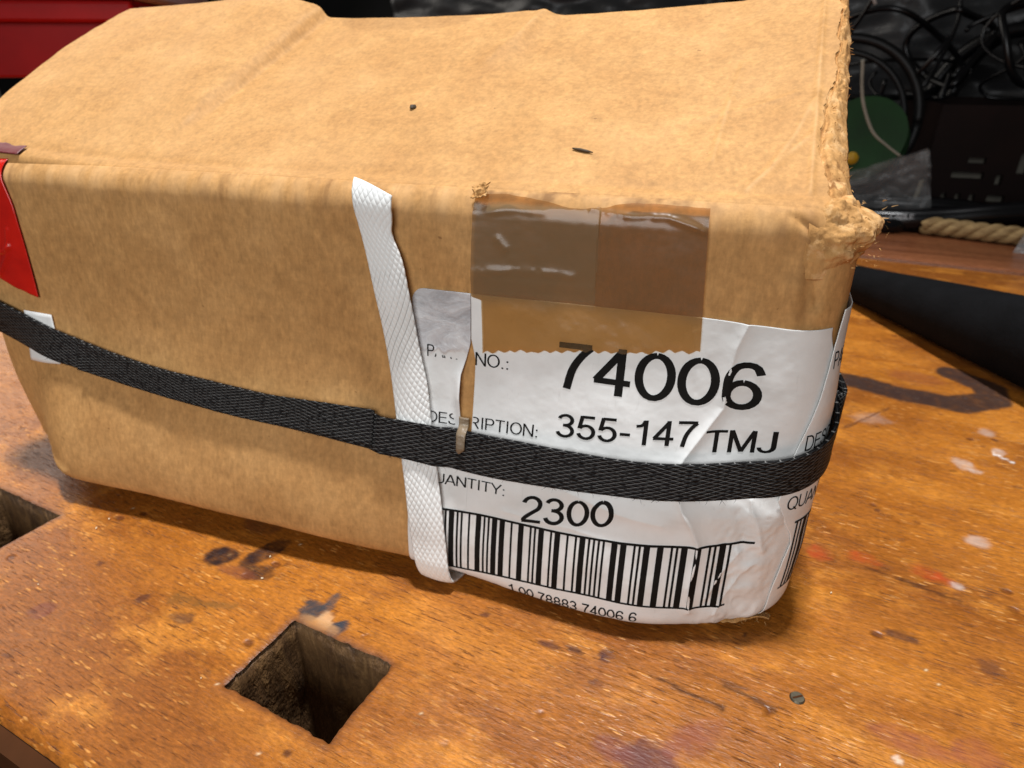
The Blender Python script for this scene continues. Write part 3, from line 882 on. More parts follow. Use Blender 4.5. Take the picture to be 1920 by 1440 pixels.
# ------------------------------------------------------------------ label sheets
FOLDS = [([(.055, .63), (.040, .58), (.036, .54), (.034, .475), (.01, .43), (-.017, .38), (-.03, .35)], .0062, .009, .012),
         ([(-.018, .31), (-.008, .285), (.012, .25), (.027, .215), (.029, .18), (.022, .12), (.03, .06)], .009, .010, .010),
         ([(.10, .20), (.075, .15), (.055, .09)], .005, .006, 0), ([(.118, .17), (.09, .10), (.075, .05)], .005, .006, 0),
         ([(.105, .31), (.120, .25), (.128, .20)], .007, .008, 0), ([(-.34, .205), (-.20, .21), (-.10, .20)], .0015, .006, 0),
         ([(-.22, .285), (-.12, .262), (-.04, .25)], .004, .015, 0), ([(-.03, .60), (-.02, .52)], .0012, .008, 0)]
def ldisp(u, v):
    d = .0016 * fbm(u * 18, v * 18, 201, 4)
    for pts, amp, wd, stp in FOLDS:
        q, sg = polydist(u, v, pts)
        vs = [p[1] for p in pts]
        fade = sstep(min(vs) - .03, min(vs) + .01, v) * (1 - sstep(max(vs) - .0, max(vs) + .03, v))
        d = d + amp * np.exp(-q / wd) * fade
    # loose, puckered paper over the crushed lower right corner
    w_ = sstep(.02, .10, u) * (1 - sstep(.26, .32, v))
    d = d + w_ * (.005 + .010 * fbm(u * 26, v * 18, 211, 3) - .006 * np.abs(fbm(u * 34, v * 22, 213, 3)))
    d = d + .006 * sstep(-.30, -.1, u) * np.exp(-((v - .275) / .03) ** 2)
    return np.maximum(d, -.0012) * (1 - .92 * sstep(.125, .165, u))
def SL(u, v, off=.0035):
    return S(u, v, off + ldisp(np.asarray(u, float), np.asarray(v, float)))

vl = np.concatenate([np.linspace(-.022, .06, 40), np.linspace(.062, .626, 300)])
# main piece
ur = .205 - .02 * sstep(.55, .62, vl)
ul = np.interp(vl, [-.1, .30, .36, .50, .54, .63], [-.4205, -.4205, -.418, -.4165, -.4255, -.4255])
tg = np.linspace(0, 1, 330)
Tl, Vl = np.meshgrid(tg, vl, indexing='ij')
Ul = ul[None] + (ur - ul)[None] * Tl
topv = .626 - .006 * sstep(-.05, .15, Ul)
Vm = np.where(Vl > .55, .55 + (Vl - .55) * (topv - .55) / (.626 - .55), Vl)
zero = np.zeros(Ul.shape)
label = grid_obj('shipping_label', SL(Ul, Vm), m_paper, box, thick=.0015, attrs={'torn': zero})
label['label'] = 'white creased part number label with barcode'
# torn left piece, split off along a vertical slit
ul2 = np.where(vl > .600, -.545 + .026 * (1 - np.sqrt(np.clip(1 - ((vl - .600) / .026) ** 2, 0, 1))), -.545)
ur2 = np.interp(vl, [-.1, .29, .32, .37, .42, .468, .50, .53, .63], [-.4195, -.4195, -.437, -.441, -.444, -.444, -.435, -.4275, -.4265])
tg2 = np.linspace(0, 1, 90)
Tl2, Vl2 = np.meshgrid(tg2, vl, indexing='ij')
Ul2 = ul2[None] + (ur2 - ul2)[None] * Tl2
edgec = .505 + .02 * fbm(Ul2 * 40, Ul2 * 0, 221, 3) - .10 * (Ul2 + .50)
torn = sstep(-.004, .004, Vl2 - edgec - .012 * fbm(Ul2 * 60, Vl2 * 60, 223, 3)) * (1 - sstep(.612, .618, Vl2) * 0)
pucker = .010 * np.exp(-((Ul2 - ur2[None]) / .012) ** 2) * np.exp(-((Vl2 - .43) / .05) ** 2)
lab2 = grid_obj('torn_label_piece', S(Ul2, Vl2, .0030 + ldisp(Ul2, Vl2) + torn * .0012 * fbm(Ul2 * 60, Vl2 * 60, 225, 3) + pucker), m_paper, box, thick=.0015, attrs={'torn': torn})
lab2['label'] = 'left piece of the label with a grey torn patch'
# second label on the right side
vs_ = np.linspace(-.02, .648, 200)
us0 = np.interp(vs_, [-.02, .1, .16, .20, .225, .25, .31, .40, .50, .58, .665], [.155, .160, .166, .174, .168, .156, .137, .150, .176, .190, .205])
tg3 = np.concatenate([np.linspace(0, .35, 120), np.linspace(.355, 1, 60)])
Tl3, Vl3 = np.meshgrid(tg3, vs_, indexing='ij')
Ul3 = us0[None] + (.75 - us0)[None] * Tl3
def ldisp2(u, v):
    return .0035 + .0022 * fbm(u * 14, v * 14, 231, 4) + .004 * np.exp(-((v - .33) / .05) ** 2)
def SL2(u, v, off=.0042): return S(u, v, off + ldisp2(np.asarray(u, float), np.asarray(v, float)))
lab3 = grid_obj('side_label', SL2(Ul3, Vl3), m_paper, box, thick=.0015, attrs={'torn': np.zeros(Ul3.shape)})
lab3['label'] = 'second label wrapped round the right corner'

# ------------------------------------------------------------------ stroke lettering
def el(cx, cy, rx, ry, a0, a1, n=22):
    t = np.radians(np.linspace(a0, a1, n)); return np.stack([cx + rx * np.cos(t), cy + ry * np.sin(t)], -1)
def cr(*pts): return catmull(pts, 8)
def ln(*pts): return np.array(pts, float)
def cat(*a): return np.vstack(a)
G = {
 '0': (.62, [el(.31, .5, .235, .445, 90, 450, 40)]),
 '1': (.56, [ln((.36, 0), (.36, 1)), cr((.34, .97), (.29, .83), (.21, .765), (.10, .755))]),
 '2': (.62, [cat(el(.30, .70, .225, .245, 172, -30, 22), cr((.47, .52), (.26, .33), (.10, .16), (.075, .055))), ln((.03, .055), (.56, .055))]),
 '3': (.62, [el(.29, .735, .20, .21, 165, -88, 22), el(.29, .285, .225, .23, 88, -168, 24), ln((.22, .52), (.31, .52))]),
 '4': (.62, [ln((.42, 0), (.42, 1)), ln((.43, .96), (.06, .29)), ln((.03, .285), (.58, .285))]),
 '5': (.62, [ln((.155, .945), (.53, .945)), ln((.165, .985), (.095, .46)), cat(el(.295, .325, .225, .27, 148, -165, 28))]),
 '6': (.62, [el(.31, .315, .215, .262, 90, 450, 32), cr((.53, .76), (.46, .91), (.33, .95), (.19, .89), (.105, .68), (.095, .42), (.10, .3))]),
 '7': (.60, [ln((.05, .945), (.56, .945)), cr((.54, .93), (.40, .72), (.28, .42), (.215, 0))]),
 '8': (.62, [el(.31, .73, .19, .215, 90, 450, 30), el(.31, .28, .225, .232, 90, 450, 30)]),
 '-': (.38, [ln((.04, .38), (.33, .38))]),
 '.': (.26, [ln((.13, 0), (.13, .12))]),
 ':': (.28, [ln((.14, .0), (.14, .12)), ln((.14, .52), (.14, .64))]),
 ' ': (.30, []),
 'A': (.68, [ln((.03, 0), (.33, 1)), ln((.65, 0), (.35, 1)), ln((.14, .32), (.54, .32))]),
 'B': (.66, [ln((.09, 0), (.09, 1)), cat(ln((.09, .95), (.34, .95)), el(.36, .735, .19, .215, 90, -90, 14), ln((.34, .52), (.09, .52))), cat(ln((.09, .52), (.36, .52)), el(.37, .285, .21, .235, 90, -90, 14), ln((.36, .05), (.09, .05)))]),
 'C': (.70, [el(.37, .5, .29, .45, 42, 318, 34)]),
 'D': (.70, [ln((.09, 0), (.09, 1)), cat(ln((.09, .95), (.30, .95)), el(.31, .5, .31, .45, 88, -88, 26), ln((.30, .05), (.09, .05)))]),
 'E': (.64, [ln((.09, 0), (.09, 1)), ln((.09, .945), (.58, .945)), ln((.09, .52), (.54, .52)), ln((.09, .055), (.60, .055))]),
 'I': (.28, [ln((.14, 0), (.14, 1))]),
 'J': (.50, [cat(ln((.40, 1), (.40, .28)), el(.235, .26, .165, .21, 0, -178, 18))]),
 'L': (.56, [ln((.09, 0), (.09, 1)), ln((.09, .055), (.52, .055))]),
 'M': (.80, [ln((.09, 0), (.09, 1)), ln((.71, 0), (.71, 1)), ln((.10, 1), (.40, .04)), ln((.70, 1), (.40, .04))]),
 'N': (.70, [ln((.09, 0), (.09, 1)), ln((.61, 0), (.61, 1)), ln((.10, .97), (.60, .03))]),
 'O': (.76, [el(.38, .5, .31, .45, 90, 450, 40)]),
 'P': (.64, [ln((.09, 0), (.09, 1)), cat(ln((.09, .945), (.34, .945)), el(.35, .71, .20, .235, 88, -88, 16), ln((.34, .475), (.09, .475)))]),
 'Q': (.76, [el(.38, .5, .31, .45, 90, 450, 40), ln((.46, .22), (.68, -.03))]),
 'R': (.68, [ln((.09, 0), (.09, 1)), cat(ln((.09, .945), (.36, .945)), el(.37, .72, .20, .225, 88, -88, 16), ln((.36, .495), (.09, .495))), ln((.36, .48), (.60, 0))]),
 'S': (.64, [cr((.56, .73), (.50, .89), (.33, .95), (.16, .89), (.12, .74), (.20, .61), (.36, .53), (.52, .44), (.575, .28), (.50, .11), (.32, .05), (.13, .11), (.065, .29))]),
 'T': (.62, [ln((.02, .945), (.60, .945)), ln((.31, 0), (.31, .945))]),
 'U': (.70, [cat(ln((.09, 1), (.09, .34)), el(.35, .33, .26, .28, 180, 360, 22), ln((.61, .34), (.61, 1)))]),
 'Y': (.66, [ln((.03, 1), (.33, .44)), ln((.63, 1), (.33, .44)), ln((.33, 0), (.33, .46))]),
}
def ribbon(pts, wd, step):
    d = np.r_[0, np.cumsum(np.linalg.norm(np.diff(pts, axis=0), axis=1))]
    k = max(2, int(d[-1] / step) + 1)
    t = np.unique(np.concatenate([np.linspace(0, d[-1], k), d])) if len(pts) < 12 else np.linspace(0, d[-1], k)
    q = np.stack([np.interp(t, d, pts[:, 0]), np.interp(t, d, pts[:, 1])], -1)
    T = np.gradient(q, axis=0); T /= np.linalg.norm(T, axis=1)[:, None] + 1e-9
    Nn = np.stack([-T[:, 1], T[:, 0]], -1)
    return q, Nn
def text_obj(name, s, u0, v0, h, wx, stroke, surf, parent, tilt=0.0, off=.0006, mat=None, clipf=None, italic=0.0, base=.0035):
    V = []; F = []; x = 0; k = 0
    for ch in s:
        adv, strokes = G[ch]
        for st in strokes:
            q, Nn = ribbon(st, stroke, .07)
            rows = [q + Nn * stroke * a for a in (-.5, 0, .5)]
            A = np.stack(rows, 1)
            uu_ = u0 + (x + A[..., 0] + italic * A[..., 1]) * wx
            vv_ = v0 + A[..., 1] * h + tilt * (uu_ - u0)
            Pn = surf(uu_, vv_, base + off)
            n_ = len(q)
            keep = np.ones((n_ - 1, 2), bool)
            if clipf is not None:
                ok = clipf(uu_, vv_); keep = ok[:-1, :-1] & ok[1:, 1:]
            V.append(Pn.reshape(-1, 3))
            for i in range(n_ - 1):
                for j in range(2):
                    if keep[i, j]:
                        F.append((k + i * 3 + j, k + i * 3 + j + 1, k + (i + 1) * 3 + j + 1, k + (i + 1) * 3 + j))
            k += n_ * 3
        x += adv
    return mesh_obj(name, np.vstack(V), F, mat or m_ink, parent, True)
def width(s): return sum(G[c][0] for c in s)
def fit(s, u0, u1): return (u1 - u0) / width(s)

SA = lambda u, v, off: S(u, v, off + ldisp(np.asarray(u, float), np.asarray(v, float)))
text_obj('part_heading', 'PART', -.517, .495, .0235, fit('PART', -.517, -.447), .10, SA, lab2, 0, .0006, clipf=lambda u, v: (v < .502 - .10 * (u + .50)) | (u < -.497), base=.003)
text_obj('part_heading', 'NO.:', -.418, .490, .0255, fit('NO.:', -.420, -.350), .10, SA, label, 0.0)
text_obj('part_number', '74006', -.262, .4735, .083, fit('74006', -.264, .094), .125, SA, label, .006)
text_obj('description_heading', 'DES', -.514, .358, .024, fit('DESCRIPTION:', -.514, -.282), .10, SA, lab2, .06, .0006, base=.003)
text_obj('description_heading', 'CRIPTION:', -.514 + width('DES') * fit('DESCRIPTION:', -.514, -.282), .358 + .06 * .045, .024, fit('DESCRIPTION:', -.514, -.282), .10, SA, label, .06, clipf=lambda u, v: u > -.4175)
text_obj('description', '355-147', -.251, .380, .045, fit('355-147', -.251, .0), .12, SA, label, .09)
text_obj('description', 'TMJ', .012, .393, .041, fit('TMJ', .010, .125), .12, SA, label, .08)
text_obj('quantity_heading', 'QU', -.518, .2265, .022, fit('QUANTITY:', -.518, -.338), .10, SA, lab2, .06, .0006, base=.003)
text_obj('quantity_heading', 'ANTITY:', -.518 + width('QU') * fit('QUANTITY:', -.518, -.338), .2265 + .06 * .056, .022, fit('QUANTITY:', -.518, -.338), .10, SA, label, .06)
text_obj('quantity', '2300', -.304, .194, .056, fit('2300', -.306, -.126), .125, SA, label, .21)
text_obj('barcode_digits', '1 00 78883 74006 6', -.325, .014, .028, fit('1 00 78883 74006 6', -.325, -.062), .12, SA, label, .05)

# interleaved two of five bars with bearer bars
ITF = {'0': '00110', '1': '10001', '2': '01001', '3': '11000', '4': '00101', '5': '10100', '6': '01100', '7': '00011', '8': '10010', '9': '01010'}
seq = [(1, 1), (0, 1), (1, 1), (0, 1)]
code = '10078883740066'
for a_, b_ in zip(code[::2], code[1::2]):
    for p, q in zip(ITF[a_], ITF[b_]):
        seq += [(1, 2.6 if p == '1' else 1), (0, 2.6 if q == '1' else 1)]
seq += [(1, 2.6), (0, 1), (1, 1)]
tot = sum(w_ for _, w_ in seq)
def barcode(name, u0, u1, vtop, vbot, surf, parent, bearer_end, off=.0006, umax=9, nseg=26, base=.0035, keepf=None):
    V = []; F = []; k = 0; x = u0; sc_ = (u1 - u0) / tot
    def quadgrid(ua, ub, f0, f1, nu_, nv_):
        nonlocal k
        ug, tg_ = np.meshgrid(np.linspace(ua, ub, nu_), np.linspace(0, 1, nv_), indexing='ij')
        vg = f0(ug) + (f1(ug) - f0(ug)) * tg_
        V.append(surf(ug, vg, base + off).reshape(-1, 3))
        for f in gridfaces(nu_, nv_): F.append(tuple(int(i) + k for i in f))
        k += nu_ * nv_
    for bar, w_ in seq:
        if bar and x < umax and (keepf is None or keepf(x)):
            quadgrid(x + sc_ * .04, x + w_ * sc_ * .97, vbot, vtop, 3, nseg)
        x += w_ * sc_
    lo = u0 - .004
    for f, th in ((vtop, .0050), (vbot, .0042)):
        quadgrid(max(lo, -.4195) if keepf is not None and keepf(-.43) is False else lo, bearer_end if f is vtop else u1 + .006, lambda u: f(u) - th / 2, lambda u: f(u) + th / 2, 160, 3)
    return mesh_obj(name, np.vstack(V), F, m_ink, parent, True)
_vt = smooth_tab = np.linspace(-.6, .3, 200)
_tt = np.convolve(np.pad(np.interp(_vt, [-.55, -.48, -.147, .03, .079, .117, .2], [.168, .173, .202, .2085, .2125, .2225, .24]), 6, mode='edge'), np.ones(13) / 13, 'valid')
_tb = np.convolve(np.pad(np.interp(_vt, [-.55, -.48, -.35, -.156, .08, .2], [.028, .034, .052, .074, .071, .07]), 6, mode='edge'), np.ones(13) / 13, 'valid')
vt = lambda u: np.interp(u, _vt, _tt)
vb = lambda u: np.interp(u, _vt, _tb)
barcode('barcode', -.474, .086, vt, vb, SA, label, .118)
# texts and bars on the side label
SB = lambda u, v, off: S(u, v, off + ldisp2(np.asarray(u, float), np.asarray(v, float)))
text_obj('quantity_heading', 'QUANTITY:', .150, .286, .030, .0235, .10, SB, lab3, 0, .0006, base=.0042)
text_obj('description_heading', 'DESCRIPTION:', .163, .404, .030, .0235, .10, SB, lab3, .0, .0006, base=.0042)
text_obj('part_heading', 'PART NO.:', .193, .548, .030, .0235, .10, SB, lab3, .0, .0006, base=.0042)
barcode('barcode', .176, .68, lambda u: .250 + 0 * u, lambda u: .085 + 0 * u, SB, lab3, .70, base=.0042)

# ------------------------------------------------------------------ brown packing tape over the front fold
vt_ = np.concatenate([np.linspace(0, .45, 60), np.linspace(.455, .80, 60), np.linspace(.805, 1, 60)])
tt_ = np.linspace(0, 1, 260)
Tt, Vt_ = np.meshgrid(tt_, vt_, indexing='ij')
ubot = -.401 + (-.015 + .401) * Tt
tooth = .0045 * np.abs(((ubot * 46) % 1) - .5) * 2 + .004 * fbm(ubot * 60, ubot * 0, 301, 3)
vbot_ = np.interp(ubot, [-.401, -.193, -.015], [.518, .545, .566]) + tooth
vtop_ = .796 + .005 * fbm(Tt * 7, Tt * 0, 303, 4) - .012 * np.exp(-((Tt - .45) / .16) ** 2)
Vv = vbot_ + (vtop_ - vbot_) * Vt_
uleft = np.interp(Vv, [.50, .618, .622, .64, .72, .82], [-.401, -.404, -.4235, -.4235, -.421, -.415])
uright = np.interp(Vv, [.55, .80, .82], [-.015, -.031, -.033])
Uu = uleft + (uright - uleft) * Tt
loose = sstep(.635, .66, Vv)
dsp = .0075 + .0016 * fbm(Uu * 12, Vv * 12, 305, 4)
dl1, _ = polydist(Uu, Vv, [(-.42, .768), (-.36, .777), (-.30, .776), (-.235, .781)]); dsp = dsp + .0028 * np.exp(-(dl1 / .006) ** 2) * np.clip(.6 + fbm(Uu * 30, Vv * 30, 351, 3), 0, 1.3)
dl2, _ = polydist(Uu, Vv, [(-.42, .668), (-.36, .676), (-.30, .680), (-.24, .676)]); dsp = dsp + .0022 * np.exp(-(dl2 / .009) ** 2) * np.clip(.6 + fbm(Uu * 26, Vv * 30, 353, 3), 0, 1.3)
dl3, _ = polydist(Uu, Vv, [(-.215, .785), (-.16, .778), (-.09, .779), (-.035, .765)]); dsp = dsp + .0032 * np.exp(-(dl3 / .005) ** 2) * np.clip(.6 + fbm(Uu * 40, Vv * 30, 355, 3), 0, 1.3)
dl4, _ = polydist(Uu, Vv, [(-.372, .728), (-.36, .715)]); dsp = dsp + .002 * np.exp(-(dl4 / .008) ** 2)
dsp = dsp + loose * .002 * (Uu < -.2)
haze = sstep(.600, .640, Vv + .016 * fbm(Uu * 14, Vv * 14, 307, 4)) * np.where(Uu < -.199 + .004 * (Vv - .7), 1.0, .62) * (1 - .75 * sstep(.783, .792, Vv + .006 * fbm(Uu * 16, Vv * 0, 309, 3)))
ldv = ldisp(Uu, Vv) * (1 - sstep(.60, .63, Vv))
tape = grid_obj('packing_tape', S(Uu, Vv, dsp + np.maximum(ldv, 0)), m_tape, box, attrs={'haze': haze})
tape['label'] = 'strip of brown packing tape with a serrated edge'

# small folded dark curl at the tape corner
crumple('tape_curl', (-.408, 1.055, .808), (1, 0, .25), (0, .6, .7), .014, .012, .010, 151, m_torn, box)

# red tape round the left corner
vr = np.linspace(0, 1, 90); ur_ = np.linspace(0, 1, 120)
Ur, Vr = np.meshgrid(ur_, vr, indexing='ij')
Uu = -2.05 + (-1.521 + 2.05) * Ur
vlo = np.interp(Uu, [-2.05, -1.70, -1.64, -1.59, -1.521], [.55, .56, .541, .520, .505]) + .002 * fbm(Uu * 60, Uu * 0, 311, 3)
Vv = vlo + (.826 - vlo) * Vr
Uu = Uu - .016 * sstep(.70, .80, Vv) * Ur + .028 * sstep(.66, .52, Vv) * 0
dsp = .005 + .0012 * fbm(Uu * 14, Vv * 14, 313, 3)
for pts, amp in [([(-1.66, .60), (-1.60, .605), (-1.57, .62)], .004), ([(-1.63, .55), (-1.585, .60), (-1.56, .66)], .004), ([(-1.68, .68), (-1.6, .70)], .002)]:
    d, _ = polydist(Uu, Vv, pts); dsp = dsp + amp * np.exp(-(d / .005) ** 2)
rt = grid_obj('red_tape', S(Uu, Vv, dsp), m_redtape, box, thick=.001)
rt['label'] = 'shiny red tape on the left corner'
xr_, sr_ = np.meshgrid(np.linspace(-1.74, -1.505, 40), np.linspace(.0, .045, 10), indexing='ij')
grid_obj('red_tape', lid(xr_, sr_ * (1 + .3 * fbm(xr_ * 30, sr_ * 0, 317, 3)), .006), simple('maroon_tape_end', (.11, .008, .012), .5), box, thick=.001)

# white paper scraps caught behind the black strap
Pq = np.array([[-1.592, .330], [-1.468, .345], [-1.490, .466], [-1.580, .467]])
a_, b_ = np.meshgrid(np.linspace(0, 1, 14), np.linspace(0, 1, 14), indexing='ij')
Q = (1 - a_)[..., None] * ((1 - b_)[..., None] * Pq[0] + b_[..., None] * Pq[3]) + a_[..., None] * ((1 - b_)[..., None] * Pq[1] + b_[..., None] * Pq[2])
grid_obj('paper_scrap', S(Q[..., 0], Q[..., 1], .005), m_paper, box, thick=.001, attrs={'torn': np.zeros(a_.shape)})

# ------------------------------------------------------------------ white strap hanging down the front
ws = thing('white_strap', 'white diamond textured plastic strap hanging down the box front', 'strap')
Lp = catmull([(-.652, .806), (-.645, .77), (-.638, .734), (-.615, .615), (-.595, .49), (-.575, .355), (-.548, .215), (-.534, .11), (-.524, .05), (-.507, .0), (-.49, -.02)], 14)
Rp = catmull([(-.569, .784), (-.570, .75), (-.572, .72), (-.552, .663), (-.530, .52), (-.512, .44), (-.500, .357), (-.471, .196), (-.459, .11), (-.450, .04), (-.437, -.012), (-.425, -.024)], 14)
nl = 150
Lp = np.stack([np.interp(np.linspace(0, 1, nl), np.linspace(0, 1, len(Lp)), Lp[:, k]) for k in (0, 1)], -1)
Rp = np.stack([np.interp(np.linspace(0, 1, nl), np.linspace(0, 1, len(Rp)), Rp[:, k]) for k in (0, 1)], -1)
ta = np.linspace(0, 1, 26)
Q = Lp[:, None] * (1 - ta)[None, :, None] + Rp[:, None] * ta[None, :, None]
offw = .0105 + .006 * np.exp(-((Q[..., 1] - .80) / .04) ** 2) + .010 * sstep(.10, .0, Q[..., 1]) + .004 * np.sin(ta * np.pi)[None] \
       + .005 * np.exp(-((Q[..., 1] - .62) / .06) ** 2)
PW = S(Q[..., 0], Q[..., 1], offw)
dz = sstep(.05, -.02, Q[..., 1]); PW[..., 1] -= .012 * dz; PW[..., 2] = np.maximum(PW[..., 2], .006)
Lcum = np.r_[0, np.cumsum(np.linalg.norm(np.diff(PW[:, 13], axis=0), axis=1))] / .082
uvw = np.stack([np.broadcast_to(Lcum[:, None], Q.shape[:2]), np.broadcast_to(ta[None], Q.shape[:2])], -1)
grid_obj('band', PW, m_wstrap, ws, thick=.0045, uv=uvw, flip=True)

# ------------------------------------------------------------------ black woven strap round the box
bsr = thing('black_strap', 'black woven strap tied round the middle of the cardboard box', 'strap')
KU = [2 * XC - UE, -3.2, -2.2, -1.95, -1.778, -1.64, -1.497, -1.33, -1.16, -.90, -.631, -.403, -.14, -.02, .09, .16, .205, .25, .32, .6, 1.2, UE]
KT = [.52, .52, .53, .53, .512, .478, .438, .405, .381, .364, .359, .362, .369, .376, .389, .405, .425, .447, .475, .50, .50, .50]
KB = [.43, .43, .44, .435, .416, .386, .358, .338, .318, .298, .281, .276, .302, .308, .320, .334, .350, .370, .395, .42, .41, .41]
us_ = np.concatenate([np.linspace(KU[0], -1.9, 60), np.linspace(-1.895, .35, 480), np.linspace(.36, KU[-1], 60)])
def smooth(y, k=9):
    return np.convolve(np.pad(y, k // 2, mode='edge'), np.ones(k) / k, 'valid')
tpv = smooth(np.interp(us_, KU, KT), 21); btv = smooth(np.interp(us_, KU, KB), 21)
tb = np.linspace(0, 1, 22)
Ub, Tb = np.meshgrid(us_, tb, indexing='ij')
Vb = btv[:, None] + (tpv - btv)[:, None] * Tb
over_w = sstep(-.64, -.60, Ub) * (1 - sstep(-.49, -.45, Ub))
offb = .014 + .010 * over_w + .006 * sstep(.05, .2, Ub) + .0012 * fbm(Ub * 30, Tb * 3, 331, 3) + .0075 * sstep(-.55, -.35, Ub) * (1 - sstep(.10, .25, Ub))
PB = S(Ub, Vb, offb)
lc = np.r_[0, np.cumsum(np.linalg.norm(np.diff(PB[:, 11], axis=0), axis=1))] / .078
uvb = np.stack([np.broadcast_to(lc[:, None], Ub.shape), Tb], -1)
grid_obj('band', PB, m_bstrap, bsr, thick=.006, uv=uvb)
k0, k1 = np.searchsorted(us_, -1.40), np.searchsorted(us_, -.622)
sl = slice(k0, k1)
ov = S(Ub[sl], Vb[sl] + .008 * sstep(-1.0, -.66, Ub[sl]) + .001, offb[sl] + .0065 - .003 * sstep(-.7, -.62, Ub[sl]))
grid_obj('band_overlap', ov, m_bstrap, bsr, thick=.004, uv=uvb[sl] + np.array([.3, .05]))
# loose fuzz on the strap edges
kk = rng.integers(140, 520, 220); e = rng.integers(0, 2, 220) * 21
fibres('strap_fuzz', [PB[i, j] for i, j in zip(kk, e)], m_rubber, bsr, [(rng.normal(), -1.0, .6 if j else -.6) for j in e], .004, .012, .0008, 25)
# strap tail standing off the right side of the box
ta_ = catmull([(.226, 1.20, .41), (.243, 1.19, .41), (.250, 1.22, .41), (.244, 1.30, .41), (.228, 1.36, .41)], 10)
hh = np.linspace(-.05, .05, 8)
PT = ta_[:, None] + np.stack([0 * hh, 0 * hh, hh], -1)[None]
uvt = np.stack(np.meshgrid(np.linspace(0, 3, len(ta_)), np.linspace(0, 1, 8), indexing='ij'), -1)
grid_obj('strap_tail', PT, m_bstrap, bsr, thick=.006, uv=uvt)
# sliver of tape stuck across the strap
sv, su = np.meshgrid(np.linspace(0, 1, 16), np.linspace(0, 1, 8), indexing='ij')
vS = .385 - .062 * sv - .008 * (1 - np.abs(su - .35) * 2) * (sv > .99); uS = -.443 + .003 * sv + (.021 - .004 * sv) * su
pS = S(uS, vS, .010 + .016 * sstep(.37, .355, vS) + .002 * fbm(uS * 90, vS * 90, 341, 2) + np.maximum(ldisp(uS, vS), 0))
grid_obj('tape_scrap', pS, simple('silvery_tape', (.21, .155, .10), .3, .35, 9, .0006, .5, .5, 0.0), bsr, thick=.001)

# ------------------------------------------------------------------ bits lying on the lid
pth = np.array([lid(x, s, .0028) for x, s in [(-.285, .186), (-.272, .181), (-.258, .175), (-.246, .171)]])
o = tube('wood_splinter', pth, [.0015, .0030, .0028, .0008], m_splinter, None, 6)
tag(o, 'thin dark wood splinter lying on the box lid', 'splinter')
c0 = lid(-.655, .373, .004)
V = [(c0[0] + .007 * math.cos(t) * (1 + .3 * math.sin(3 * t)) * r, c0[1] + .009 * math.sin(t) * r, c0[2] + z) for r, z in ((1, -.003), (.7, .003)) for t in np.linspace(0, 2 * np.pi, 9, endpoint=False)]
o = mesh_obj('dark_crumb', V, [(i, (i + 1) % 9, 9 + (i + 1) % 9, 9 + i) for i in range(9)] + [tuple(range(9, 18))], m_splinter)
tag(o, 'tiny dark crumb on the middle of the lid', 'crumb')

# chips and sawdust on the bench
datas = []
for i in range(22):
    x, y = rng.uniform(-1.6, .55), rng.uniform(.28, 1.3)
    if any(h[0] - .02 < x < h[1] + .02 and h[2] - .02 < y < h[3] + .02 for h in HOLES): continue
    X, Y, Z = b2w(x, y, .003)
    if Y > .93 and X < .3: continue
    r = rng.uniform(.0010, .0028); a_ = rng.uniform(0, 3)
    V, F_ = box_data(-r, r, -r * .5, r * .5, -.001, .001)
    V = [(X + math.cos(a_) * p[0] - math.sin(a_) * p[1], Y + math.sin(a_) * p[0] + math.cos(a_) * p[1], Z + p[2]) for p in V]
    datas.append((V, F_))
V, F_ = join(datas)
tag(mesh_obj('sawdust', V, F_, m_dust, None, False), 'pale sawdust crumbs scattered over the bench', 'sawdust', kind='stuff')

# ------------------------------------------------------------------ things behind the box
# black padded tube on the bench, made wider to take in its own shadow
pth = catmull([(.30, 3.80, .065), (.46, 3.52, .075), (.62, 3.24, .095), (.82, 2.88, .13), (1.02, 2.52, .165), (1.30, 2.02, .22), (1.6, 1.5, .27)], 10)
pth[:, 2] *= .9
rad = pth[:, 2] - .003
o = tube('padded_tube', pth, rad, m_foam, None, 20)
tag(o, 'black padded tube on the bench, widened to the right to include its shadow', 'tube')

# black cables
o = thing('power_cable', 'thick black cable with raised lettering lying over the rope', 'cable')
pth = catmull([(.55, 5.15, .09), (.80, 4.93, .075), (1.05, 4.86, .085), (1.30, 4.86, .11), (1.60, 4.86, .155), (1.95, 4.90, .19), (2.5, 5.0, .2)], 10)
tube('cable_sheath', pth, .068, m_cable, o, 14)
def cab_surf(u, v, off):
    # lettering runs along the front of the cable
    t = (u - .98) / .3
    pt = np.stack([np.interp(u, pth[:, 0], pth[:, k]) for k in range(3)], -1)
    ang = v
    r_ = .069 + off
    pt = pt + np.stack([0 * u, -np.cos(ang) * r_, np.sin(ang) * r_], -1)
    return pt
text_obj('cable_lettering', 'CABLE', .98, .25, .42, .042, .13, cab_surf, o, 0, .0005, mat=simple('grey_print', (.35, .35, .36), .5), base=0.0)
o = tube('thin_cable', catmull([(.55, 5.45, .10), (.85, 5.22, .12), (1.1, 5.15, .135), (1.45, 5.15, .13), (1.85, 5.2, .08), (2.4, 5.3, .05)], 10), .055, m_cable, None, 12)
tag(o, 'black cable arching behind the lettered cable', 'cable')
o = tube('lower_cable', catmull([(.55, 5.0, .055), (.85, 4.80, .05), (1.0, 4.80, .05), (1.15, 4.95, .05), (1.3, 5.1, .05)], 10), .05, m_cable, None, 12)
tag(o, 'short black cable end tucked under the lettered cable', 'cable')

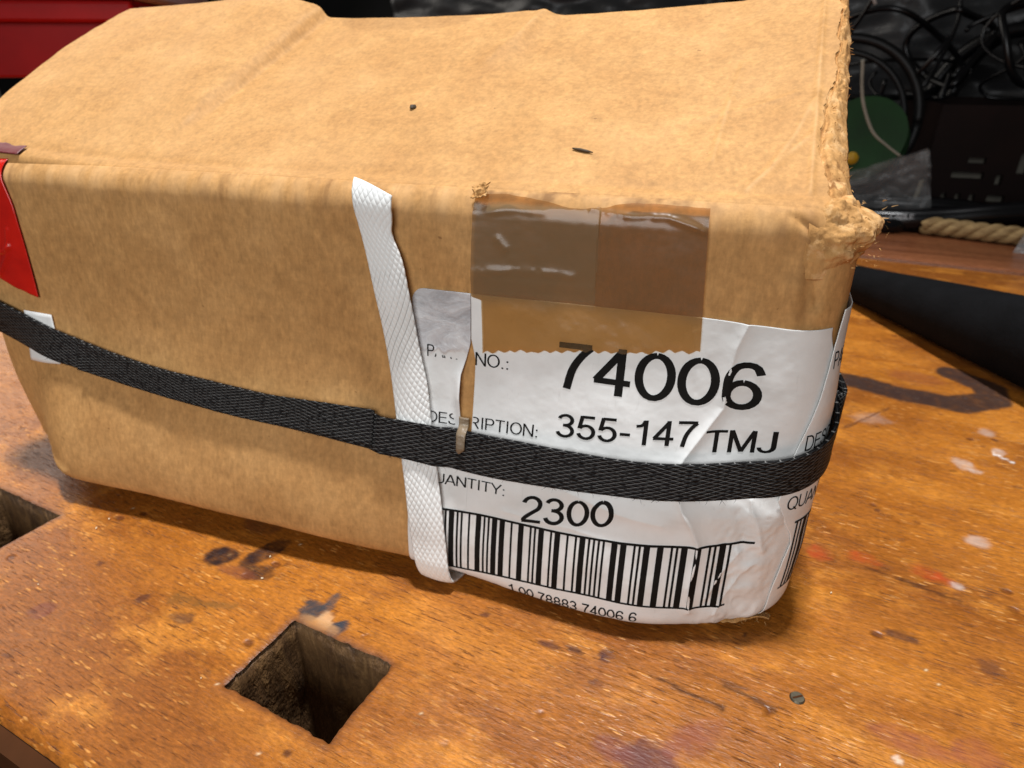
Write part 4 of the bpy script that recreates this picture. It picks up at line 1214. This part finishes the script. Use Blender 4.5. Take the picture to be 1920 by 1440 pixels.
# jute rope, three strands laid together
rp = catmull([(1.18, 4.80, .07), (1.32, 4.76, .07), (1.48, 4.70, .07), (1.64, 4.66, .07), (1.82, 4.62, .07), (2.1, 4.6, .07)], 14)
ropeo = thing('jute_rope', 'short length of thick twisted jute rope under the cables', 'rope')
T = np.gradient(rp, axis=0); T /= np.linalg.norm(T, axis=1)[:, None]
lenr = np.r_[0, np.cumsum(np.linalg.norm(np.diff(rp, axis=0), axis=1))]
for k in range(3):
    ph = lenr * 26 + k * 2.094
    side = np.cross(T, [0, 0, 1.0]); upv = np.cross(side, T)
    tube('strand', rp + .027 * (np.cos(ph)[:, None] * side + np.sin(ph)[:, None] * upv), .030, m_rope, ropeo, 9)

# little printed plastic bag at the right edge
def sheet(name, P4, amp, seed, mat, parent=None, nn=30, thick=0.0):
    P4 = np.array(P4, float)
    a_, b_ = np.meshgrid(np.linspace(0, 1, nn), np.linspace(0, 1, nn), indexing='ij')
    Q = ((1 - a_) * (1 - b_))[..., None] * P4[0] + (a_ * (1 - b_))[..., None] * P4[1] + (a_ * b_)[..., None] * P4[2] + ((1 - a_) * b_)[..., None] * P4[3]
    nrm = np.cross(P4[1] - P4[0], P4[3] - P4[0]); nrm /= np.linalg.norm(nrm)
    f = fbm(a_ * 4, b_ * 4, seed, 4); h = amp * (f - .7 * np.abs(fbm(a_ * 6, b_ * 6, seed + 3, 4)))
    return grid_obj(name, Q + h[..., None] * nrm, mat, parent, thick=thick)
bg_ = thing('printed_bag', 'small clear plastic bag with white print at the right edge', 'plastic bag')
sheet('bag_film', [(1.585, 4.45, .016), (2.0, 4.30, .016), (2.05, 4.38, .26), (1.66, 4.52, .22)], .02, 401, clear_mat('printed_film', .5), bg_)
for (x, z, a_, L) in [(1.70, .10, .3, .05), (1.72, .15, -.6, .04), (1.67, .06, .05, .06), (1.76, .11, 1.2, .04), (1.80, .16, .4, .05)]:
    V, F_ = box_data(-L / 2, L / 2, -.002, .002, -.008, .008)
    V = [(x + math.cos(a_) * p[0] - math.sin(a_) * p[2], 4.395 - .2 * (x - 1.7) + p[1], z + math.sin(a_) * p[0] + math.cos(a_) * p[2]) for p in V]
    mesh_obj('print_mark', V, F_, m_white, bg_, False)

# maroon plastic crate with slots
cr_ = thing('plastic_crate', 'dark maroon plastic crate with slotted sides behind the cables', 'crate', (0, 0, 0))
def slotted(name, x0, x1, z0, z1, y, slots, mat, parent):
    xs_ = sorted({x0, x1, *[q for s in slots for q in s[:2]]}); zs_ = sorted({z0, z1, *[q for s in slots for q in s[2:]]})
    datas = []
    for i in range(len(xs_) - 1):
        for j in range(len(zs_) - 1):
            cxm, czm = (xs_[i] + xs_[i + 1]) / 2, (zs_[j] + zs_[j + 1]) / 2
            if any(s[0] < cxm < s[1] and s[2] < czm < s[3] for s in slots): continue
            datas.append(box_data(xs_[i], xs_[i + 1], y, y + .04, zs_[j], zs_[j + 1]))
    V, F_ = join(datas)
    return mesh_obj(name, V, F_, mat, parent, False)
slots = [(1.47, 1.67, .255, .30), (1.75, 1.79, .22, .29), (1.44, 1.475, .06, .15), (1.53, 1.565, .06, .15), (1.62, 1.655, .06, .15), (1.73, 1.84, .10, .15), (1.55, 1.66, .36, .40), (1.86, 1.92, .30, .44)]
slotted('slotted_side', 1.30, 2.9, -.055, .74, 5.62, slots, m_crate, cr_)
mesh_obj('crate_side', *box_data(1.30, 1.34, 5.662, 7.0, -.055, .74), m_crate, cr_, False)
mesh_obj('crate_side', *box_data(2.86, 2.9, 5.662, 7.0, -.055, .74), m_crate, cr_, False)
mesh_obj('crate_back', *box_data(1.342, 2.858, 6.96, 7.0, -.055, .74), m_crate, cr_, False)
mesh_obj('crate_floor', *box_data(1.342, 2.858, 5.662, 6.958, -.055, -.02), m_crate, cr_, False)
o = mesh_obj('grey_tray', *box_data(1.36, 2.2, 5.70, 6.3, -.018, .45), m_greypart, None, False)
tag(bevel(o, .02), 'grey box showing through the slots of the maroon crate', 'box')

# wide dark hoops standing in the crate
def hoop(name, c, R0, r, tilt, rz, mat, label, cat, a0=0, a1=360):
    t = np.radians(np.linspace(a0, a1, 90))
    p = np.stack([R0 * np.cos(t), 0 * t, R0 * np.sin(t)], -1)
    c1, s1 = math.cos(rz), math.sin(rz)
    p = np.stack([c1 * p[:, 0] - s1 * p[:, 1], s1 * p[:, 0] + c1 * p[:, 1] + tilt * p[:, 2], p[:, 2]], -1) + np.array(c)
    o = tube(name, p, r, mat, None, 12)
    return tag(o, label, cat)
hoop('hose_coil', (2.02, 6.66, .62), .62, .06, .12, -.5, m_pipe, 'glossy black hose coil standing in the crate, nearer loop', 'hose')
hoop('hose_coil', (2.26, 6.78, .66), .66, .05, .12, -.5, m_pipe, 'glossy black hose coil standing in the crate, farther loop', 'hose')
hoop('rubber_ring', (.62, 5.62, .62), .54, .034, .12, -.1, m_rubber, 'large black rubber ring standing behind the bench, outer one', 'ring')
hoop('rubber_ring', (.60, 5.60, .60), .47, .022, .10, -.1, m_rubber, 'black rubber ring nested inside the larger ring', 'ring')

# green spool
gs = thing('green_spool', 'dark green plastic spool disc leaning behind the clear bag', 'spool')
def disc_data(c, R0, th, ax, n=44):
    ax = np.array(ax, float) / np.linalg.norm(ax); s1 = np.cross(ax, [0, 0, 1.0]); s1 /= np.linalg.norm(s1); s2 = np.cross(s1, ax)
    a_ = np.linspace(0, 2 * np.pi, n, endpoint=False)
    rim = np.cos(a_)[:, None] * s1 + np.sin(a_)[:, None] * s2
    V = np.vstack([np.array(c) + rim * R0 + ax * th / 2, np.array(c) + rim * R0 - ax * th / 2])
    F_ = [(i, (i + 1) % n, n + (i + 1) % n, n + i) for i in range(n)] + [tuple(range(n))[::-1], tuple(range(n, 2 * n))]
    return V, F_
mesh_obj('flange', *disc_data((.78, 5.36, .52), .30, .03, (-.45, -1, .55)), m_green, gs, False)
mesh_obj('hub', *disc_data((.80, 5.43, .50), .13, .16, (-.45, -1, .55)), m_green, gs, False)
mesh_obj('flange', *disc_data((.83, 5.52, .47), .30, .03, (-.45, -1, .55)), m_green, gs, False)
o = mesh_obj('yellow_knob', *disc_data((.728, 5.12, .42), .04, .05, (-.2, -1, .2), 16), m_yellow, None, True)
tag(o, 'small yellow plastic knob just beside the torn lid edge', 'knob')
# curved pale strip and thin sticks
def strip(name, pts, wd, mat, label, cat_):
    p = catmull(pts, 10); sd = np.array([.9, .1, .3]); sd /= np.linalg.norm(sd)
    P = p[:, None] + np.linspace(-wd / 2, wd / 2, 4)[None, :, None] * sd
    o = grid_obj(name, P, mat, None, thick=.008)
    return tag(o, label, cat_)
strip('pale_strip', [(.65, 5.0, 1.02), (.68, 5.0, .86), (.72, 5.0, .74), (.80, 5.0, .60), (.90, 5.0, .52), (.99, 5.0, .46)], .018, m_pale, 'curved pale plastic strip hanging in front of the green spool', 'strip')
strip('pale_strip', [(1.18, 5.12, .30), (1.175, 5.12, .22), (1.155, 5.12, .12), (1.14, 5.12, .02)], .03, m_pale, 'short pale upright slat inside the clear bag', 'slat')
o = tube('black_stick', np.array([(1.07, 5.5, .93), (1.15, 5.5, 1.05), (1.21, 5.5, 1.15)]), [.014, .02, .016], m_pipe, None, 8)
tag(o, 'thin black stick poking up from the rubber ring', 'stick')
o = tube('white_stick', np.array([(.62, 5.5, 1.52), (.68, 5.5, 1.42), (.72, 5.5, 1.35)]), .011, simple('bright_wire', (.5, .5, .5), .3), None, 8)
tag(o, 'thin bright wire end at the top beside the lid corner', 'wire')
# clear bag
cb_ = thing('clear_bag', 'crumpled clear plastic bag standing behind the black cables', 'plastic bag')
sheet('bag_front', [(.72, 5.05, .02), (1.29, 5.05, .02), (1.16, 5.02, .50), (.72, 5.08, .33)], .05, 411, m_bag, cb_)
sheet('bag_back', [(.72, 5.20, .02), (1.29, 5.20, .02), (1.16, 5.08, .50), (.72, 5.14, .33)], .04, 421, m_bag, cb_)
# grey plastic sheeting bundled behind everything
o = sheet('plastic_sheeting', [(-4.2, 7.6, .0), (3.4, 7.4, -.0), (3.4, 8.2, 3.2), (-4.2, 8.2, 3.2)], .55, 431, m_sheet, None, 120, .01)
tag(o, 'crumpled dark grey plastic sheeting heaped along the back', 'plastic sheet')
o = tube('black_pipe', np.array([(-.35, 7.0, .1), (-.34, 7.0, 1.6), (-.30, 7.05, 3.0)]), .16, m_rubber, None, 14)
tag(o, 'thick black upright pipe in front of the grey sheeting', 'pipe')

# red stacking bins behind the left end of the box
def bin_(name, x0, x1, y0, y1, z0, z1, label, rz, lidmat=None):
    t = thing(name, label, 'storage bin', ((x0 + x1) / 2, (y0 + y1) / 2, z0), rz, 'red stacking bins')
    wx, wy, h = (x1 - x0) / 2, (y1 - y0) / 2, z1 - z0
    e = .03
    bevel(mesh_obj('front_panel', *box_data(-wx, wx, -wy, -wy + e, 0, h), m_red, t, False), .012)
    bevel(mesh_obj('rear_panel', *box_data(-wx, wx, wy - e, wy, 0, h), m_red, t, False), .012)
    bevel(mesh_obj('side_panel', *box_data(-wx, -wx + e, -wy + e, wy - e, 0, h), m_red, t, False), .008)
    bevel(mesh_obj('side_panel', *box_data(wx - e, wx, -wy + e, wy - e, 0, h), m_red, t, False), .008)
    mesh_obj('bin_floor', *box_data(-wx + e, wx - e, -wy + e, wy - e, 0.001, e), m_red, t, False)
    if lidmat: bevel(mesh_obj('rim', *box_data(-wx - .03, wx + .03, -wy - .05, -wy - .002, h - .10, h - .01), m_red, t, False), .015)
    if lidmat: bevel(mesh_obj('bin_lid', *box_data(-wx - .04, wx + .04, -wy - .06, wy + .04, h + .002, h + .09), lidmat, t, False), .02)
    return t
bin_('red_bin', -3.95, -2.95, 3.0, 4.1, .004, .93, 'lower red plastic bin, nearly hidden behind the box lid', .42)
bin_('red_bin', -4.02, -3.02, 2.55, 3.65, .935, 1.27, 'upper red plastic bin with a frosted lid above the box corner', .42, m_clearred)

# tangle of thin dark cables hanging over the sheeting and the crate
tg = thing('cable_tangle', 'loose tangle of thin black cables heaped above the maroon crate', 'cables')
rt = np.random.default_rng(77)
for k in range(11):
    c = np.array([rt.uniform(.9, 2.3), rt.uniform(5.75, 6.5), rt.uniform(.78, 1.25)])
    a0 = rt.uniform(0, 6.28); R1, R2 = rt.uniform(.2, .55), rt.uniform(.15, .42)
    t = np.linspace(a0, a0 + rt.uniform(3.5, 7), 46)
    p = c + np.stack([R1 * np.cos(t), .12 * np.sin(2 * t + k), R2 * np.sin(t)], -1) + .05 * np.stack([np.sin(3 * t + k), np.cos(2 * t), np.sin(2 * t + 2 * k)], -1)
    p[:, 2] = np.maximum(p[:, 2], .76)
    tube('cable', p, rt.uniform(.012, .026), m_pipe, tg, 7)
